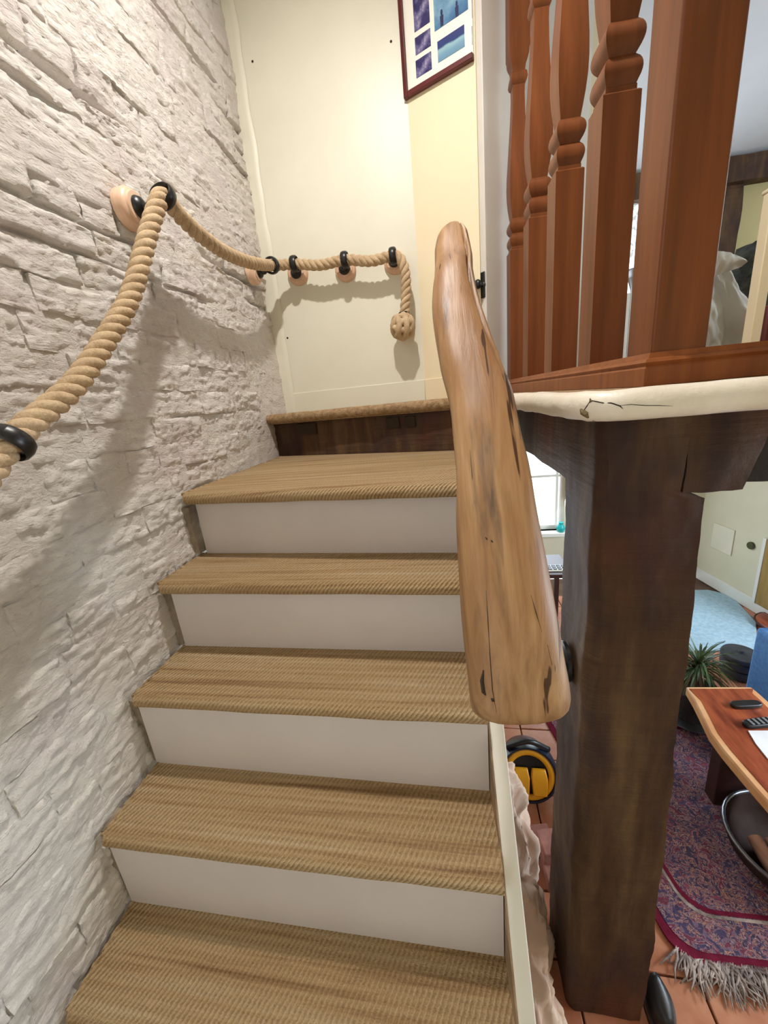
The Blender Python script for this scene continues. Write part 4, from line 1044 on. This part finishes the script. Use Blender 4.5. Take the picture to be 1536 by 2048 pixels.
# brown floor cushion
c_ = at(1536, 1246, Z=ZF + .05); c_ = Vector((c_.x + .13, c_.y - .02, ZF + .0005))
fcu = thing('floor_cushion', tuple(c_), 'low round dark brown floor cushion between the blue armchair and white skirting', 'cushion')
obj('pad', MB().lathe(c_, (0, 0, 1), [(.16, 0), (.20, .015), (.21, .04), (.19, .065), (.002, .07)], 28), M['redwood'], fcu, smooth=60)
obj('piping', MB().ring(c_ + Vector((0, 0, .045)), (0, 0, 1), .208, .008, 32, 6), M['darkwood'], fcu, smooth=180)
# fittings on the cream wall: paper, hole cover, door
def wall_hit(px, py):
    d = Vector(ray(px, py)); k = cw0.dot(cn) / d.dot(cn); p = d * k; return (p - cw0).dot(cd), p.z
sA, zA = wall_hit(1430, 1045); sB, zB = wall_hit(1463, 1112)
o = obj('pinned_note', onwall(sA, sB, zB, zA, .001, .012), simple('cream_note_paper', (222, 214, 192), (228, 220, 200), 5, rough=.8), bevel=.003); tag(o, 'small white note pinned on the cream lower wall', 'note')
sH, zH = wall_hit(1504, 1091)
o = thing('round_vent', tuple(cw0 + cd * sH + Vector((0, 0, zH))), 'small dark green round vent in the cream lower wall', 'vent')
obj('vent_cap', MB().lathe(cw0 + cd * sH + Vector((0, 0, zH)), cn, [(.036, 0), (.038, .01), (.034, .022), (.002, .028)], 18), simple('dark_olive_metal', (58, 64, 36), (70, 76, 44), 10, rough=.4), o, smooth=50)
sD, zD = wall_hit(1517, 1200)
dr = struct('door_2', onwall(sD, min(sD + .55, (cw1 - cw0).length), ZF + .10, wall_hit(1517, 1068)[1], .001, .03), M['yellowdoor'], bevel=.004)
obj('door_edge', onwall(sD - .03, sD, ZF + .10, wall_hit(1517, 1068)[1], .001, .036), M['white'], dr)
# desk with keyboard by the far window
kd = at(1107, 1128, Y=3.5)
de = thing('desk', (kd.x, 3.5, ZF), 'dark desk under the lower window behind the handrail', 'desk')
dz = kd.z
obj('desk_top', MB().box((kd.x - .55, 3.3, dz - .05), (kd.x + .12, 3.75, dz - .012)), M['darkwood'], de, bevel=.004)
for sx in (-.53, .07):
    for sy in (3.32, 3.70): obj('leg', MB().box((kd.x + sx, sy, ZF + .0005), (kd.x + sx + .04, sy + .04, dz - .05)), M['darkwood'], de)
kb = thing('keyboard', (kd.x - .02, 3.45, dz - .012), 'pale keyboard on the dark desk under the lower window', 'keyboard')
obj('tray', MB().box((kd.x - .25, 3.36, dz - .011), (kd.x + .10, 3.48, dz + .004)), M['white'], kb, bevel=.003)
for i in range(8):
    for j in range(3): obj('key', MB().box((kd.x - .235 + i * .041, 3.372 + j * .034, dz + .004), (kd.x - .205 + i * .041, 3.396 + j * .034, dz + .012)), M['slate'], kb)
tl = at(1122, 1046, Y=YF - .05)
tv = obj('teal_vase', MB().lathe((tl.x, YF - .05, w1z0), (0, 0, 1), [(.03, 0), (.045, .02), (.05, .05), (.03, .085), (.022, .10), (.028, .115), (.002, .11)], 18), M['teal'], smooth=60); tag(tv, 'small teal glass vase on the lower window sill', 'vase')
# canister vacuum
vc = f(1058, 1560); R0 = .115
vq = Vector((.365, 1.80, ZF + R0 + .003))
va = thing('canister_vacuum', (vq.x, vq.y, ZF), 'blue black canister vacuum with yellow ring and pedals on the tiles', 'vacuum cleaner')
vax = Vector((-.02, -1.0, .38)).normalized()
vq = Vector((at(1058, 1520, Y=1.78).x, 1.80, ZF + .135))
obj('shell', MB().lathe(vq - vax * .12, vax, [(.002, -.02), (.07, -.01), (.105, .03), (.122, .09), (.124, .14), (.116, .165), (.108, .165), (.106, .14)], 36), M['navy'], va, smooth=50)
obj('yellow_ring', MB().ring(vq + vax * .036, vax, .094, .014, 36, 8, wide=.5), M['yellow'], va, smooth=180)
obj('face_plate', MB().lathe(vq + vax * .02, vax, [(.09, 0), (.088, .006), (.002, .008)], 32), M['plastic'], va, smooth=50)
vs_ = Vector((1, 0, 0)); vu = vax.cross(vs_).normalized()
if vu.z < 0: vu = -vu
for sg in (-1, 1):
    q = vq + vax * .034 + vs_ * (sg * .037 + .003) - vu * .024
    mb = MB().add([q + vs_ * a + vu * b + vax * c for a, b, c in ((-.029, -.056, 0), (.029, -.056, 0), (.035, .02, 0), (.029, .054, 0), (-.029, .054, 0), (-.035, .02, 0), (-.028, -.054, .022), (.028, -.054, .022), (.033, .018, .026), (.027, .05, .014), (-.027, .05, .014), (-.033, .018, .026))],
                   [(5, 4, 3, 2, 1, 0), (6, 7, 8, 11), (11, 8, 9, 10)] + [(i, (i + 1) % 6, 6 + (i + 1) % 6, 6 + i) for i in range(6)])
    obj('pedal', mb, M['yellow'], va, bevel=.004)
obj('handle', MB().tube(catmull([vq + vs_ * -.09 + Vector((0, .02, .10)), vq + Vector((0, .0, .16)), vq + vs_ * .09 + Vector((0, .02, .10))], 8), .012, 8), M['plastic'], va, smooth=180)
for sg in (-1, 1): obj('wheel', MB().lathe(vq + vs_ * sg * .07 + Vector((0, .03, -.112)), vs_ * sg, [(.002, -.01), (.022, -.01), (.022, .01), (.002, .012)], 14), M['plastic'], va, smooth=40)
va.scale = (1.3, 1.3, 1.3); va.location.x += 0.0; va.location.z += 0.001
# crumpled dust sheet
def heap(u, v):
    y = 0.72 + u * 0.86; h = 0.18 + 0.50 * u ** 1.2 + .10 * noise.noise(Vector((u * 6, 1, 2)))
    if u > .93: h *= 1 - (u - .93) / .07 * .5
    a = v * PI * .5
    bulge = .165 + .05 * noise.noise(Vector((u * 5, v * 2, 3)))
    bulge *= (1 if u < .8 else 1 - (u - .8) * 2.6)
    x = .128 + bulge * math.sin(a) ** .7; z = ZF + h * math.cos(a) ** .8 if v < 1 else ZF
    fold = .045 * fbm((u * 8, v * 5, 1), 4) + .06 * (abs(noise.noise(Vector((u * 7 + v * 3, v * 5, 7)))) - .2)
    e = math.sin(PI * min(1, v * 1.0)) ** .5 if v < 1 else 0
    return Vector((max(x + fold * (.3 + .7 * e), .126), y + .04 * fbm((u * 6, v * 6, 9), 3), max(z + fold * .6 * e, ZF + .003)))
hp = obj('dust_sheet', MB().grid(heap, 60, 50), M['duskycloth'], smooth=180, recalc=False); tag(hp, 'crumpled beige dust sheet bunched on the floor beside the stair stringer', 'cloth')
bl3 = ('old pink brick on the tiles closest to the dust sheet', 'old pink brick on the tiles tucked behind the oak post', 'topmost old pink brick of the small pile behind the oak post')
for k, (x, y, z, a) in enumerate(((.375, 1.52, 0, .2), (.40, 1.38, 0, .1), (.395, 1.45, .072, .15))):
    mb = MB().box((-.05, -.06, 0), (.05, .06, .07)).mapv(lambda p: Matrix.Rotation(a, 3, 'Z') @ p + Vector((x, y, ZF + .001 + z)))
    o = obj('loose_brick', mb, M['redbrick'], bevel=.006); tag(o, bl3[k], 'brick', 'loose bricks behind the post')
# black boot at the post foot
fc_ = f(1310, 2040)
bt = thing('black_boot', (fc_.x + .02, fc_.y + .02, ZF), 'black rounded boot toe on the tiles beside the post foot', 'boot')
pts = [(.0, .0, .055), (.0, -.0, .06)]
bq = Vector((.672, .985, ZF))
mb = MB(); rings = []
for k in range(9):
    t_ = k / 8; w_ = .046 * (math.sin(PI * (t_ * .8 + .12)) ** .6); h_ = .125 - .04 * t_; yy = .05 - .115 * t_
    rings.append([bq + Vector((math.cos(q * 2 * PI / 14) * w_, yy, max(.002, h_ / 2 + math.sin(q * 2 * PI / 14) * h_ / 2))) for q in range(14)])
obj('upper', mb.loft(rings), M['plastic'], bt, smooth=180)
obj('sole', MB().box((bq.x - .04, bq.y - .06, ZF + .0005), (bq.x + .04, bq.y + .055, ZF + .012)), M['slate'], bt, bevel=.005)

for o in bpy.data.objects:
    if '_o' in o: del o['_o']
